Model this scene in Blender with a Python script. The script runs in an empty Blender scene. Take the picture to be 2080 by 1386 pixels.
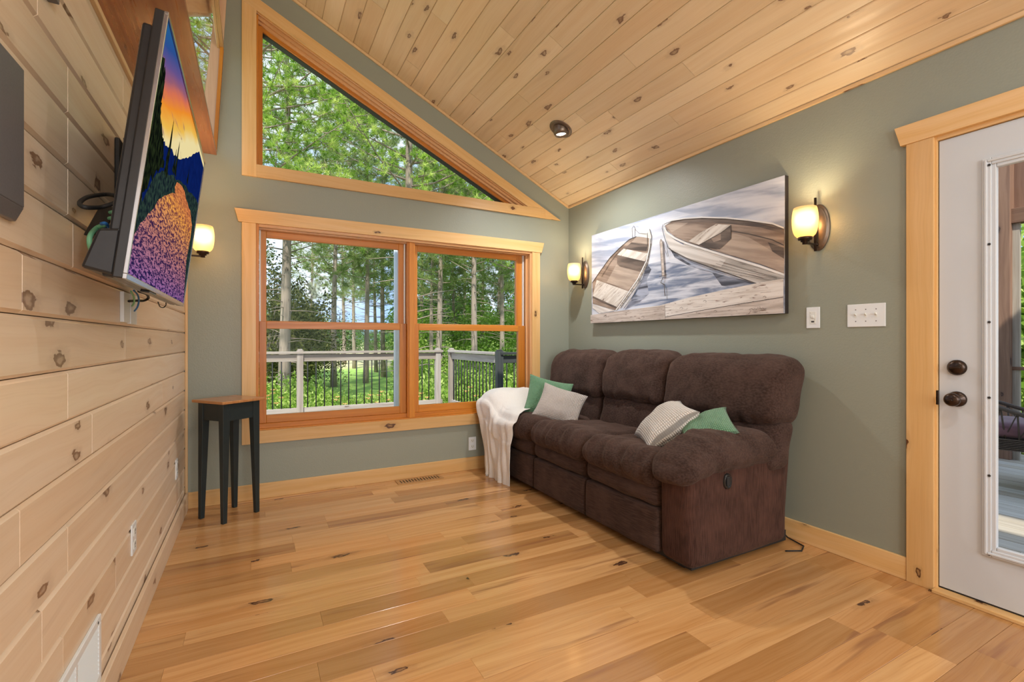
import bpy, math, random
import numpy as np
from mathutils import Vector, Matrix, noise as mnoise
random.seed(7)
rng = np.random.default_rng(11)
R = math.radians
SC = bpy.context.scene
COL = SC.collection

# ------------------------------------------------------------ camera
F_PX, CXP, CYP, EYE = 966.0, 1040.0, 693.0, 1.14
YAW = R(28.34)
SY, CY = math.sin(YAW), math.cos(YAW)
cam_data = bpy.data.cameras.new('camera')
cam_data.sensor_width = 36.0
cam_data.lens = F_PX / 2080.0 * 36.0
cam_data.clip_start = 0.02
cam_data.clip_end = 600
cam = bpy.data.objects.new('camera', cam_data)
COL.objects.link(cam)
cam.location = (0, 0, EYE)
cam.rotation_euler = (R(90), 0, -YAW)
SC.camera = cam

# ------------------------------------------------------------ exposure
SC.view_settings.view_transform = 'Standard'
SC.view_settings.look = 'None'
SC.view_settings.gamma = 1.0
SC.view_settings.use_curve_mapping = False
SC.view_settings.exposure = 0.12

# ------------------------------------------------------------ sky
W = bpy.data.worlds.new('sky'); SC.world = W
W.use_nodes = True
wn = W.node_tree; wn.nodes.clear()
_o = wn.nodes.new('ShaderNodeOutputWorld'); _b = wn.nodes.new('ShaderNodeBackground')
_tc = wn.nodes.new('ShaderNodeTexCoord'); _n = wn.nodes.new('ShaderNodeTexNoise')
_n.inputs['Scale'].default_value = 5.0; _n.inputs['Detail'].default_value = 6
_r = wn.nodes.new('ShaderNodeValToRGB')
_r.color_ramp.elements[0].position = 0.40; _r.color_ramp.elements[0].color = (0.36, 0.56, 0.95, 1)
_r.color_ramp.elements[1].position = 0.62; _r.color_ramp.elements[1].color = (0.80, 0.87, 0.97, 1)
wn.links.new(_tc.outputs['Generated'], _n.inputs['Vector'])
wn.links.new(_n.outputs['Fac'], _r.inputs['Fac'])
wn.links.new(_r.outputs['Color'], _b.inputs['Color'])
_b.inputs['Strength'].default_value = 1.35
wn.links.new(_b.outputs[0], _o.inputs[0])

def lamp(name, kind, loc, energy, color=(1, 1, 1), rot=(0, 0, 0), **kw):
    d = bpy.data.lights.new(name, kind); d.energy = energy; d.color = color
    for k, v in kw.items(): setattr(d, k, v)
    o = bpy.data.objects.new(name, d); COL.objects.link(o)
    o.location = loc; o.rotation_euler = rot
    return o
# sun stands high behind the left part of the house
sun = lamp('sun', 'SUN', (0, 0, 12), 5.5, (1.0, 0.95, 0.86), angle=R(1.0))
sun.rotation_euler = Vector((0.34, 0.60, -0.80)).to_track_quat('-Z', 'Y').to_euler()
# unseen area fill added at the rear opening to brighten the room
lamp('rear_area_fill', 'AREA', (1.1, -3.42, 1.7), 75, (1.0, 0.99, 0.98), (R(90), 0, 0), shape='RECTANGLE', size=2.6, size_y=1.9)
# unseen point fill added behind the camera to lift ceiling and walls
lamp('rear_point_fill', 'POINT', (1.0, -1.9, 2.1), 58, (1.0, 0.985, 0.97), shadow_soft_size=0.18)

# ------------------------------------------------------------ pixel -> place helpers (planes of the room)
def ray(u, v):
    a = (u - CXP) / F_PX; b = (CYP - v) / F_PX
    return Vector((SY + a * CY, CY - a * SY, b))
EYEV = Vector((0, 0, EYE))
def onx(u, v, x): r = ray(u, v); return EYEV + r * (x / r.x)
def ony(u, v, y): r = ray(u, v); return EYEV + r * (y / r.y)
def onz(u, v, z): r = ray(u, v); return EYEV + r * ((z - EYE) / r.z)
def onplane(u, v, p0, n): r = ray(u, v); return EYEV + r * ((p0 - EYEV).dot(n) / r.dot(n))
def atZ(u, Z, z=0.0):
    r = ray(u, CYP) * Z; return Vector((r.x, r.y, z))

BY, RX, LX = 3.894, 2.74, -0.42          # back wall, right wall, left wall
CEIL0, CSL = 2.471, 0.4907
def ceil_z(x): return CEIL0 + (RX - x) * CSL
REAR = -3.6

# ------------------------------------------------------------ mesh helpers
ORG = {}
def link(o): COL.objects.link(o); return o
def tag(o, label=None, cat=None, group=None, kind=None):
    if label: o['label'] = label
    if cat: o['category'] = cat
    if group: o['group'] = group
    if kind: o['kind'] = kind
    return o
def thing(name, label, cat, loc=(0, 0, 0), rot=(0, 0, 0), local=False, group=None, kind=None):
    o = bpy.data.objects.new(name, None); link(o)
    o.empty_display_size = 0.05
    o.location = loc; o.rotation_euler = rot
    ORG[o.name] = Vector((0, 0, 0)) if local else Vector(loc)
    return tag(o, label, cat, group, kind)
def copy_tree(o, parent=None):
    c = o.copy(); link(c); c.parent = parent
    ORG[c.name] = ORG.get(o.name, Vector((0, 0, 0)))
    for ch in [x for x in bpy.data.objects if x.parent == o]:
        copy_tree(ch, c)
    return c

class MB:
    """collects shapes that end up in one mesh object"""
    def __init__(s): s.v = []; s.f = []; s.g = []; s.r = []; s.m = []; s.off = []
    def add(s, vs, fs, grain=(1, 0, 0), rnd=None, mi=0):
        b = len(s.v); s.v += [Vector(p) for p in vs]
        rnd = random.random() if rnd is None else rnd
        for f in fs:
            s.f.append([b + i for i in f]); s.g.append(Vector(grain)); s.r.append(rnd); s.m.append(mi)
        return s
    def box(s, x0, x1, y0, y1, z0, z1, grain=(1, 0, 0), rnd=None, mi=0):
        vs = [(x, y, z) for z in (z0, z1) for y in (y0, y1) for x in (x0, x1)]
        return s.add(vs, [(0, 2, 3, 1), (4, 5, 7, 6), (0, 1, 5, 4), (2, 6, 7, 3), (0, 4, 6, 2), (1, 3, 7, 5)], grain, rnd, mi)
    def prism(s, poly, ext, grain=(1, 0, 0), rnd=None, mi=0):
        n = len(poly); ext = Vector(ext); P = [Vector(p) for p in poly]
        nn = Vector((0, 0, 0))
        for i in range(n): nn += P[i].cross(P[(i + 1) % n])
        if nn.dot(ext) > 0: P = P[::-1]
        vs = P + [p + ext for p in P]
        fs = [tuple(range(n)), tuple(range(2 * n - 1, n - 1, -1))]
        fs += [(i, i + n, (i + 1) % n + n, (i + 1) % n) for i in range(n)]
        return s.add(vs, fs, grain, rnd, mi)
    def tube(s, pts, rad, n=8, mi=0, rnd=0.5, caps=True):
        pts = [Vector(p) for p in pts]
        rads = rad if isinstance(rad, (list, tuple)) else [rad] * len(pts)
        vs = []; fs = []; pn = None
        for i, p in enumerate(pts):
            t = (pts[min(i + 1, len(pts) - 1)] - pts[max(i - 1, 0)]).normalized()
            if pn is None:
                a = Vector((0, 0, 1)) if abs(t.z) < 0.9 else Vector((1, 0, 0))
                pn = t.cross(a).normalized()
            else:
                pn = (pn - t * pn.dot(t)).normalized()
            b = t.cross(pn)
            for k in range(n):
                a = 2 * math.pi * k / n
                vs.append(p + (pn * math.cos(a) + b * math.sin(a)) * rads[i])
        for i in range(len(pts) - 1):
            for k in range(n):
                fs.append((i * n + k, i * n + (k + 1) % n, (i + 1) * n + (k + 1) % n, (i + 1) * n + k))
        if caps:
            fs.append(tuple(range(n))[::-1]); fs.append(tuple(range((len(pts) - 1) * n, len(pts) * n)))
        t = (pts[-1] - pts[0])
        return s.add(vs, fs, t.normalized() if t.length > 1e-6 else (0, 0, 1), rnd, mi)
    def lathe(s, prof, cen, axis='z', n=32, mi=0, sx=1.0, sy=1.0):
        cen = Vector(cen); vs = []; fs = []
        for (r, h) in prof:
            for k in range(n):
                a = 2 * math.pi * k / n; x, y = r * math.cos(a) * sx, r * math.sin(a) * sy
                if axis == 'z': p = (x, y, h)
                elif axis == 'x': p = (h, x, y)
                else: p = (x, h, y)
                vs.append(cen + Vector(p))
        for i in range(len(prof) - 1):
            for k in range(n):
                f = (i * n + k, i * n + (k + 1) % n, (i + 1) * n + (k + 1) % n, (i + 1) * n + k)
                fs.append(f if axis != 'y' else f[::-1])
        return s.add(vs, fs, (0, 0, 1), 0.5, mi)
    def build(s, name, mats, parent=None, smooth=False, bevel=0, origin=None, kind=None, label=None, subsurf=0, angle=35):
        me = bpy.data.meshes.new(name)
        off = ORG.get(parent.name, Vector((0, 0, 0))) if parent else (Vector(origin) if origin is not None else Vector((0, 0, 0)))
        me.from_pydata([tuple(p - off) for p in s.v], [], s.f)
        if not isinstance(mats, (list, tuple)): mats = [mats]
        for m in mats: me.materials.append(m)
        uv = me.uv_layers.new(name='UVMap')
        at = me.attributes.new('rnd', 'FLOAT', 'FACE')
        uvd = np.zeros(len(me.loops) * 2)
        for i, poly in enumerate(me.polygons):
            g = s.g[i].normalized(); n = poly.normal
            t = n.cross(g)
            if t.length < 0.05:
                g2 = Vector((0.0, 0, 1)) if abs(n.z) < 0.9 else Vector((1, 0, 0))
                t = n.cross(g2).normalized(); g = g2 * 0.1
            else:
                t.normalize()
                # keep the across direction positive so a grain does not mirror
                if max(t, key=abs) < 0: t = -t
            rr = s.r[i]; ou, ov = rr * 37.0, rr * 11.3
            for li in poly.loop_indices:
                p = s.v[me.loops[li].vertex_index]
                uvd[2 * li] = p.dot(g) + ou; uvd[2 * li + 1] = p.dot(t) + ov
        uv.data.foreach_set('uv', uvd)
        at.data.foreach_set('value', s.r)
        me.polygons.foreach_set('material_index', s.m)
        if smooth: me.polygons.foreach_set('use_smooth', [True] * len(s.f))
        me.update()
        o = bpy.data.objects.new(name, me); link(o)
        if parent:
            o.parent = parent; ORG[o.name] = ORG.get(parent.name, Vector((0, 0, 0)))
        else:
            o.location = off; ORG[o.name] = off
        if bevel:
            b = o.modifiers.new('bevel', 'BEVEL'); b.width = bevel; b.segments = 2; b.limit_method = 'ANGLE'; b.angle_limit = R(angle)
        if subsurf:
            b = o.modifiers.new('subsurf', 'SUBSURF'); b.levels = subsurf; b.render_levels = subsurf
        if kind: o['kind'] = kind
        if label: o['label'] = label
        return o
def raw(name, verts, faces, mat, parent=None, smooth=True, uvs=None, rnd=None, subsurf=0, solid=0):
    me = bpy.data.meshes.new(name)
    off = ORG.get(parent.name, Vector((0, 0, 0))) if parent else Vector((0, 0, 0))
    V = np.asarray([tuple(v) for v in verts] if not isinstance(verts, np.ndarray) else verts, dtype=float) - np.array(off)
    me.from_pydata(V.tolist(), [], faces if isinstance(faces, list) else faces.tolist())
    me.materials.append(mat)
    if uvs is not None:
        l = me.uv_layers.new(name='UVMap')
        idx = np.zeros(len(me.loops), dtype=int); me.loops.foreach_get('vertex_index', idx)
        l.data.foreach_set('uv', np.asarray(uvs, dtype=float)[idx].ravel())
    if rnd is not None:
        a = me.attributes.new('rnd', 'FLOAT', 'FACE'); a.data.foreach_set('value', rnd)
    if smooth: me.polygons.foreach_set('use_smooth', [True] * len(me.polygons))
    o = bpy.data.objects.new(name, me); link(o)
    if parent: o.parent = parent; ORG[o.name] = off
    else: ORG[o.name] = off
    if solid:
        m = o.modifiers.new('solid', 'SOLIDIFY'); m.thickness = solid; m.offset = 0
    if subsurf:
        b = o.modifiers.new('subsurf', 'SUBSURF'); b.levels = subsurf; b.render_levels = subsurf
    return o

# ------------------------------------------------------------ materials
def newmat(name):
    m = bpy.data.materials.new(name); m.use_nodes = True; nt = m.node_tree
    for n in list(nt.nodes): nt.nodes.remove(n)
    out = nt.nodes.new('ShaderNodeOutputMaterial'); bs = nt.nodes.new('ShaderNodeBsdfPrincipled')
    nt.links.new(bs.outputs[0], out.inputs[0])
    return m, nt, bs, out
def mth(nt, op, a, b=None, c=None):
    n = nt.nodes.new('ShaderNodeMath'); n.operation = op
    for i, x in enumerate((a, b, c)):
        if x is None: continue
        if isinstance(x, (int, float)): n.inputs[i].default_value = x
        else: nt.links.new(x, n.inputs[i])
    return n.outputs[0]
def mix(nt, fac, a, b, mode='MIX'):
    n = nt.nodes.new('ShaderNodeMix'); n.data_type = 'RGBA'; n.blend_type = mode
    for s_, x in ((0, fac), (6, a), (7, b)):
        if isinstance(x, (int, float)): n.inputs[s_].default_value = x
        elif isinstance(x, (tuple, list)): n.inputs[s_].default_value = (*x[:3], 1)
        else: nt.links.new(x, n.inputs[s_])
    return n.outputs[2]
def ramp(nt, x, lo, hi, a=0.0, b=1.0):
    n = nt.nodes.new('ShaderNodeMapRange'); n.interpolation_type = 'SMOOTHSTEP'
    nt.links.new(x, n.inputs[0])
    for i, v in enumerate((lo, hi, a, b)): n.inputs[i + 1].default_value = v
    return n.outputs[0]
def comb(nt, x, y, z=0.0):
    n = nt.nodes.new('ShaderNodeCombineXYZ')
    for i, v in enumerate((x, y, z)):
        if isinstance(v, (int, float)): n.inputs[i].default_value = v
        else: nt.links.new(v, n.inputs[i])
    return n.outputs[0]
def tex(nt, kind, vec, scale=5.0, **kw):
    n = nt.nodes.new(kind)
    if vec is not None: nt.links.new(vec, n.inputs['Vector'])
    if 'Scale' in n.inputs: n.inputs['Scale'].default_value = scale
    for k, v in kw.items():
        if k in n.inputs: n.inputs[k].default_value = v
        else: setattr(n, k, v)
    return n
def bump(nt, bs, h, strength=0.3, dist=0.002):
    b = nt.nodes.new('ShaderNodeBump'); b.inputs['Strength'].default_value = strength; b.inputs['Distance'].default_value = dist
    nt.links.new(h, b.inputs['Height']); nt.links.new(b.outputs[0], bs.inputs['Normal'])
def uvs(nt):
    n = nt.nodes.new('ShaderNodeUVMap'); n.uv_map = 'UVMap'
    s_ = nt.nodes.new('ShaderNodeSeparateXYZ'); nt.links.new(n.outputs[0], s_.inputs[0])
    return s_.outputs[0], s_.outputs[1]
def attr(nt, name='rnd'):
    n = nt.nodes.new('ShaderNodeAttribute'); n.attribute_name = name; return n.outputs['Fac']

def wood(name, c1, c2, dark=None, knots=0.25, kd=(2.6, 5.0), rough=0.4, coat=0.0, vary=0.35, streak=0.25, streak_col=None, grain=0.25, knot_r=0.13, hue=None, bmp=0.1):
    """planks of knotty timber: UV runs in metres, u along the grain"""
    m, nt, bs, out = newmat(name)
    u, v = uvs(nt); rn = attr(nt)
    dark = dark or tuple(x * 0.35 for x in c2)
    warp = tex(nt, 'ShaderNodeTexNoise', comb(nt, mth(nt, 'MULTIPLY', u, 1.3), mth(nt, 'MULTIPLY', v, 3.0)), 1.0, Detail=2).outputs[0]
    vv = mth(nt, 'ADD', v, mth(nt, 'MULTIPLY', warp, 0.10))
    g1 = tex(nt, 'ShaderNodeTexNoise', comb(nt, mth(nt, 'MULTIPLY', u, 0.9), mth(nt, 'MULTIPLY', vv, 26.0)), 1.0, Detail=4).outputs[0]
    g2 = tex(nt, 'ShaderNodeTexNoise', comb(nt, mth(nt, 'MULTIPLY', u, 4.0), mth(nt, 'MULTIPLY', vv, 160.0)), 1.0, Detail=2).outputs[0]
    base = mix(nt, ramp(nt, g1, 0.3, 0.72), c1, c2)
    base = mix(nt, mth(nt, 'MULTIPLY', ramp(nt, g2, 0.45, 0.75), grain), base, mix(nt, 1.0, base, (0.72, 0.62, 0.5), 'MULTIPLY'))
    # board to board variation
    br = ramp(nt, rn, 0.0, 1.0, 1.0 - vary, 1.0 + vary * 0.35)
    base = mix(nt, 1.0, base, comb(nt, br, mth(nt, 'POWER', br, 1.25), mth(nt, 'POWER', br, 1.6)), 'MULTIPLY')
    if hue:
        hs = mth(nt, 'FRACT', mth(nt, 'MULTIPLY', rn, 7.31))
        base = mix(nt, ramp(nt, hs, 0.45, 1.0, 0.0, 0.8), base, mix(nt, 1.0, base, hue, 'MULTIPLY'))
    # long mineral streaks
    if streak > 0:
        st = tex(nt, 'ShaderNodeTexNoise', comb(nt, mth(nt, 'MULTIPLY', u, 1.1), mth(nt, 'MULTIPLY', vv, 15.0), 3.7), 1.0, Detail=3).outputs[0]
        base = mix(nt, mth(nt, 'MULTIPLY', ramp(nt, st, 0.60, 0.72), streak), base, streak_col or dark)
    # knots
    kv = comb(nt, mth(nt, 'MULTIPLY', u, kd[0]), mth(nt, 'MULTIPLY', vv, kd[1]))
    kn = tex(nt, 'ShaderNodeTexVoronoi', kv, 1.0, voronoi_dimensions='2D', Randomness=1.0)
    kd_ = mth(nt, 'ADD', kn.outputs['Distance'], mth(nt, 'MULTIPLY', mth(nt, 'SUBTRACT', tex(nt, 'ShaderNodeTexNoise', comb(nt, mth(nt, 'MULTIPLY', u, 26), mth(nt, 'MULTIPLY', v, 50)), 1.0, Detail=3).outputs[0], 0.42), 0.26))
    sp = nt.nodes.new('ShaderNodeSeparateColor'); nt.links.new(kn.outputs['Color'], sp.inputs[0])
    exist = mth(nt, 'LESS_THAN', sp.outputs[0], knots)
    rad = ramp(nt, sp.outputs[1], 0, 1, knot_r * 0.35, knot_r)
    q = mth(nt, 'DIVIDE', kd_, mth(nt, 'ADD', rad, 0.045))
    halo = mth(nt, 'MULTIPLY', exist, ramp(nt, q, 2.2, 1.0))
    core = mth(nt, 'MULTIPLY', exist, ramp(nt, q, 1.02, 0.86))
    mid = mth(nt, 'MULTIPLY', core, ramp(nt, q, 0.15, 0.72, 0.45, 1.0))
    base = mix(nt, mth(nt, 'MULTIPLY', halo, 0.35), base, tuple(a * 0.45 + b * 0.55 for a, b in zip(c2, dark)))
    base = mix(nt, mid, base, dark)
    nt.links.new(base, bs.inputs['Base Color'])
    bs.inputs['Roughness'].default_value = rough
    rr = ramp(nt, g1, 0.2, 0.8, rough * 0.85, min(1, rough * 1.2)); nt.links.new(rr, bs.inputs['Roughness'])
    if coat: bs.inputs['Coat Weight'].default_value = coat; bs.inputs['Coat Roughness'].default_value = 0.12
    bump(nt, bs, mth(nt, 'SUBTRACT', mth(nt, 'MULTIPLY', g2, 0.4), core), bmp, 0.001)
    return m

def plain(name, col, rough=0.5, metal=0.0, vary=0.04, scale=30, bstr=0.0, coat=0, sheen=0, emis=None, estr=0, bdist=0.001, trans=0, ior=1.45):
    m, nt, bs, out = newmat(name)
    tc = nt.nodes.new('ShaderNodeTexCoord')
    n = tex(nt, 'ShaderNodeTexNoise', tc.outputs['Object'], scale, Detail=4).outputs[0]
    c = mix(nt, n, tuple(x * (1 - vary) for x in col), tuple(min(1, x * (1 + vary)) for x in col))
    nt.links.new(c, bs.inputs['Base Color'])
    bs.inputs['Roughness'].default_value = rough; bs.inputs['Metallic'].default_value = metal
    bs.inputs['Coat Weight'].default_value = coat; bs.inputs['Sheen Weight'].default_value = sheen
    bs.inputs['Transmission Weight'].default_value = trans; bs.inputs['IOR'].default_value = ior
    if emis: bs.inputs['Emission Color'].default_value = (*emis, 1); bs.inputs['Emission Strength'].default_value = estr
    if bstr: bump(nt, bs, n, bstr, bdist)
    return m

M = {}
M['pine_wall'] = wood('pine_wall', (0.84, 0.69, 0.53), (0.80, 0.63, 0.46), dark=(0.26, 0.15, 0.09), knots=0.30, kd=(3.2, 7.0), rough=0.36, vary=0.10, streak=0.10, hue=(1.0, 0.95, 0.90), grain=0.15, knot_r=0.10)
M['pine_ceiling'] = wood('pine_ceiling', (0.85, 0.70, 0.49), (0.81, 0.64, 0.42), dark=(0.24, 0.14, 0.085), knots=0.30, kd=(3.0, 7.0), rough=0.38, vary=0.10, streak=0.10, hue=(1.0, 0.95, 0.90), grain=0.15, knot_r=0.10)
M['trim'] = wood('pine_trim', (0.80, 0.53, 0.245), (0.74, 0.45, 0.17), dark=(0.10, 0.035, 0.01), knots=0.20, kd=(3.5, 8.0), rough=0.36, vary=0.15, streak=0.10, grain=0.2, knot_r=0.13)
M['trim_light'] = wood('pine_trim_light', (0.78, 0.55, 0.30), (0.70, 0.46, 0.22), dark=(0.16, 0.07, 0.03), knots=0.05, rough=0.36, vary=0.1, streak=0.05, grain=0.2)
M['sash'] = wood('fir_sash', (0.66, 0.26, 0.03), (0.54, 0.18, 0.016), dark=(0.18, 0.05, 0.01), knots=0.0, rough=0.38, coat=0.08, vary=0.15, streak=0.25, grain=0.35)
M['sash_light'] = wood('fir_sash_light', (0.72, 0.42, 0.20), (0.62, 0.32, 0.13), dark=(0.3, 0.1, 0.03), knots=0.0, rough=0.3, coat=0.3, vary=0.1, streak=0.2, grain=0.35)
M['red_wood'] = wood('stained_pine', (0.36, 0.13, 0.035), (0.24, 0.07, 0.018), dark=(0.05, 0.015, 0.01), knots=0.25, kd=(3.0, 7), rough=0.28, coat=0.4, vary=0.1, streak=0.2, grain=0.35, knot_r=0.1)
M['jamb_pine'] = wood('pine_jamb', (0.74, 0.52, 0.34), (0.66, 0.42, 0.26), dark=(0.3, 0.12, 0.06), knots=0.03, rough=0.35, vary=0.1, streak=0.1, grain=0.2)
M['floor'] = wood('hickory_floor', (0.63, 0.365, 0.155), (0.53, 0.275, 0.098), dark=(0.085, 0.035, 0.018), knots=0.20, kd=(2.2, 6.0), rough=0.20, coat=0.25, vary=0.26, streak=0.75, streak_col=(0.28, 0.12, 0.05), hue=(1.03, 0.95, 0.90), grain=0.35, knot_r=0.11, bmp=0.05)
M['table_top'] = wood('honey_table_top', (0.60, 0.30, 0.11), (0.48, 0.21, 0.07), knots=0.0, rough=0.3, coat=0.3, vary=0.15, streak=0.3, grain=0.5)
M['deck'] = wood('weathered_deck', (0.62, 0.58, 0.52), (0.47, 0.43, 0.38), dark=(0.2, 0.15, 0.12), knots=0.12, kd=(2, 8), rough=0.8, vary=0.25, streak=0.3, grain=0.5)
M['rail'] = wood('weathered_rail', (0.46, 0.42, 0.38), (0.34, 0.30, 0.27), dark=(0.14, 0.1, 0.08), knots=0.12, kd=(3, 9), rough=0.8, vary=0.2, streak=0.3, grain=0.5)
M['rail_shaded'] = wood('shaded_rail', (0.06, 0.065, 0.065), (0.035, 0.04, 0.04), knots=0.0, rough=0.6, vary=0.15, streak=0.0, grain=0.3)  # shade put into the colour: dark copy of the weathered rail
M['porch_wood'] = wood('brown_porch_timber', (0.27, 0.15, 0.095), (0.19, 0.10, 0.065), dark=(0.05, 0.025, 0.02), knots=0.25, kd=(3, 8), rough=0.7, vary=0.2, streak=0.3, grain=0.5)

def wall_paint():
    m, nt, bs, out = newmat('sage_wall_paint')
    tc = nt.nodes.new('ShaderNodeTexCoord')
    n = tex(nt, 'ShaderNodeTexNoise', tc.outputs['Object'], 160, Detail=3).outputs[0]
    n2 = tex(nt, 'ShaderNodeTexVoronoi', tc.outputs['Object'], 95, Randomness=1.0).outputs[0]
    bs.inputs['Base Color'].default_value = (0.295, 0.320, 0.262, 1)
    bs.inputs['Roughness'].default_value = 0.42
    bump(nt, bs, mth(nt, 'ADD', mth(nt, 'MULTIPLY', n, 0.7), mth(nt, 'MULTIPLY', n2, 0.6)), 0.28, 0.0018)
    return m
M['sage'] = wall_paint()
M['white'] = plain('white_plastic', (0.78, 0.83, 0.86), 0.35, vary=0.01)
M['ivory'] = plain('ivory_plastic', (0.76, 0.79, 0.76), 0.35, vary=0.01)
M['slot'] = plain('dark_slot', (0.03, 0.03, 0.03), 0.6)
M['door_white'] = plain('door_white', (0.60, 0.645, 0.69), 0.4, vary=0.02, scale=6)
M['bronze'] = plain('oiled_bronze', (0.055, 0.038, 0.03), 0.3, 0.85, vary=0.3)
M['bronze_plate'] = plain('brushed_bronze', (0.20, 0.155, 0.12), 0.38, 0.8, vary=0.2)
M['black'] = plain('black_plastic', (0.018, 0.017, 0.017), 0.25, vary=0.2)
M['black_matt'] = plain('black_matt', (0.02, 0.02, 0.02), 0.6, vary=0.2)
M['silver'] = plain('silver_bezel', (0.42, 0.42, 0.43), 0.16, 0.9, vary=0.1)
M['grey_metal'] = plain('grey_panel', (0.23, 0.23, 0.25), 0.45, 0.5, vary=0.12, scale=300)
M['table_paint'] = plain('dark_table_paint', (0.018, 0.028, 0.030), 0.42, vary=0.15)
M['register'] = plain('tan_register', (0.45, 0.26, 0.11), 0.4, 0.2)
M['blue_cable'] = plain('blue_cable', (0.03, 0.18, 0.5), 0.45)
M['green_cable'] = plain('green_cable', (0.22, 0.55, 0.30), 0.45)
M['canvas_edge'] = plain('black_canvas_edge', (0.025, 0.02, 0.02), 0.5)
M['pale_pole'] = plain('pale_pole', (0.62, 0.70, 0.74), 0.5, vary=0.12, scale=8)

def glass_mat(name='window_glass', tint=(0.97, 0.99, 0.98)):
    m = bpy.data.materials.new(name); m.use_nodes = True; nt = m.node_tree; nt.nodes.clear()
    out = nt.nodes.new('ShaderNodeOutputMaterial'); t = nt.nodes.new('ShaderNodeBsdfTransparent'); g = nt.nodes.new('ShaderNodeBsdfGlossy')
    g.inputs['Roughness'].default_value = 0.0; t.inputs[0].default_value = (*tint, 1)
    fr = nt.nodes.new('ShaderNodeFresnel'); fr.inputs[0].default_value = 1.14
    mx = nt.nodes.new('ShaderNodeMixShader')
    nt.links.new(fr.outputs[0], mx.inputs[0]); nt.links.new(t.outputs[0], mx.inputs[1]); nt.links.new(g.outputs[0], mx.inputs[2])
    nt.links.new(mx.outputs[0], out.inputs[0])
    return m
M['glass'] = glass_mat()

# ------------------------------------------------------------ planked surfaces
def planks(mb, org, A, B, N, La, edges, joints, bev=0.006, gap=0.0012, thick=0.018, deep=None):
    """boards: A along, B across, N outward; edges = list of across positions; joints(i) -> list of along positions"""
    A, B, N, org = map(Vector, (A, B, N, org))
    for i in range(len(edges) - 1):
        b0, b1 = edges[i] + gap, edges[i + 1] - gap
        js = [0.0] + sorted(j for j in joints(i) if 0.05 < j < La - 0.05) + [La]
        for k in range(len(js) - 1):
            a0, a1 = js[k] + gap * 0.5, js[k + 1] - gap * 0.5
            e = bev * 0.2
            P = lambda a, b, n: org + A * a + B * b + N * n
            vs = [P(a0, b0, -thick), P(a1, b0, -thick), P(a1, b1, -thick), P(a0, b1, -thick),
                  P(a0, b0, -bev), P(a1, b0, -bev), P(a1, b1, -bev), P(a0, b1, -bev),
                  P(a0 + e, b0 + bev, 0), P(a1 - e, b0 + bev, 0), P(a1 - e, b1 - bev, 0), P(a0 + e, b1 - bev, 0)]
            fs = [(8, 9, 10, 11), (4, 5, 9, 8), (5, 6, 10, 9), (6, 7, 11, 10), (7, 4, 8, 11),
                  (0, 1, 5, 4), (1, 2, 6, 5), (2, 3, 7, 6), (3, 0, 4, 7), (3, 2, 1, 0)]
            if A.cross(B).dot(N) < 0: fs = [f[::-1] for f in fs]
            mb.add(vs, fs, A)
def rand_joints(seed, La, lo, hi):
    rr = random.Random(seed)
    def f(i):
        o = []; x = rr.uniform(0.1, hi)
        while x < La: o.append(x); x += rr.uniform(lo, hi)
        return o
    return f
# ============================================================ ROOM SHELL
def struct(o): o['kind'] = 'structure'; return o
# floor boards run left-right
ed = [0.0]; rr = random.Random(5)
while ed[-1] < BY + 0.02 - REAR: ed.append(ed[-1] + rr.choice([0.095, 0.12, 0.12, 0.135]))
mb = MB(); planks(mb, (LX - 0.01, REAR, 0), (1, 0, 0), (0, 1, 0), (0, 0, 1), RX - LX + 0.16, ed, rand_joints(9, 3.4, 0.6, 1.5), bev=0.0010, gap=0.0004, thick=0.02)
struct(mb.build('floor', M['floor']))
# left wall of horizontal boards
def vz(v): return onx(376, v, LX).z
z0 = 1.0646 - 8 * 0.1303
ed = [0.0] + [z0 + 0.1303 * k for k in range(1, 17)] + [2.128]
LJ = {}
for (u, v) in [(254, 690), (45, 560), (187, 870), (148, 535), (76, 30), (235, 1131), (85, 1276), (128, 1290), (250, 208), (330, 820), (40, 1100)]:
    p = onx(u, v, LX)
    for i in range(len(ed) - 1):
        if ed[i] < p.z < ed[i + 1]: LJ.setdefault(i, []).append(p.y - REAR)
rj = rand_joints(3, 5.0, 1.2, 2.6)
mb = MB(); planks(mb, (LX, REAR, 0), (0, 1, 0), (0, 0, 1), (1, 0, 0), BY - REAR, ed, lambda i: LJ.get(i, [5.2]) + [1.3 + (i * 0.77) % 2.0, 3.3 + (i * 0.37) % 0.5], bev=0.0075, gap=0.0012, thick=0.03)
mb.box(LX - 0.05, LX - 0.03, REAR, BY + 0.1, 0, 2.128, (0, 1, 0))
struct(mb.build('wall_left', M['pine_wall']))
# wall above the boards: red stained boards up to the soffit of the window box, open behind it
mb = MB(); mb.box(LX - 0.05, LX - 0.003, REAR, BY, 2.128, 2.434, (0, 1, 0))
struct(mb.build('trim_1', M['red_wood']))
mb = MB(); mb.box(LX - 0.03, LX + 0.012, REAR, BY, 2.122, 2.142, (0, 1, 0)); struct(mb.build('trim_2', M['trim_light'], bevel=0.002))

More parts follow.
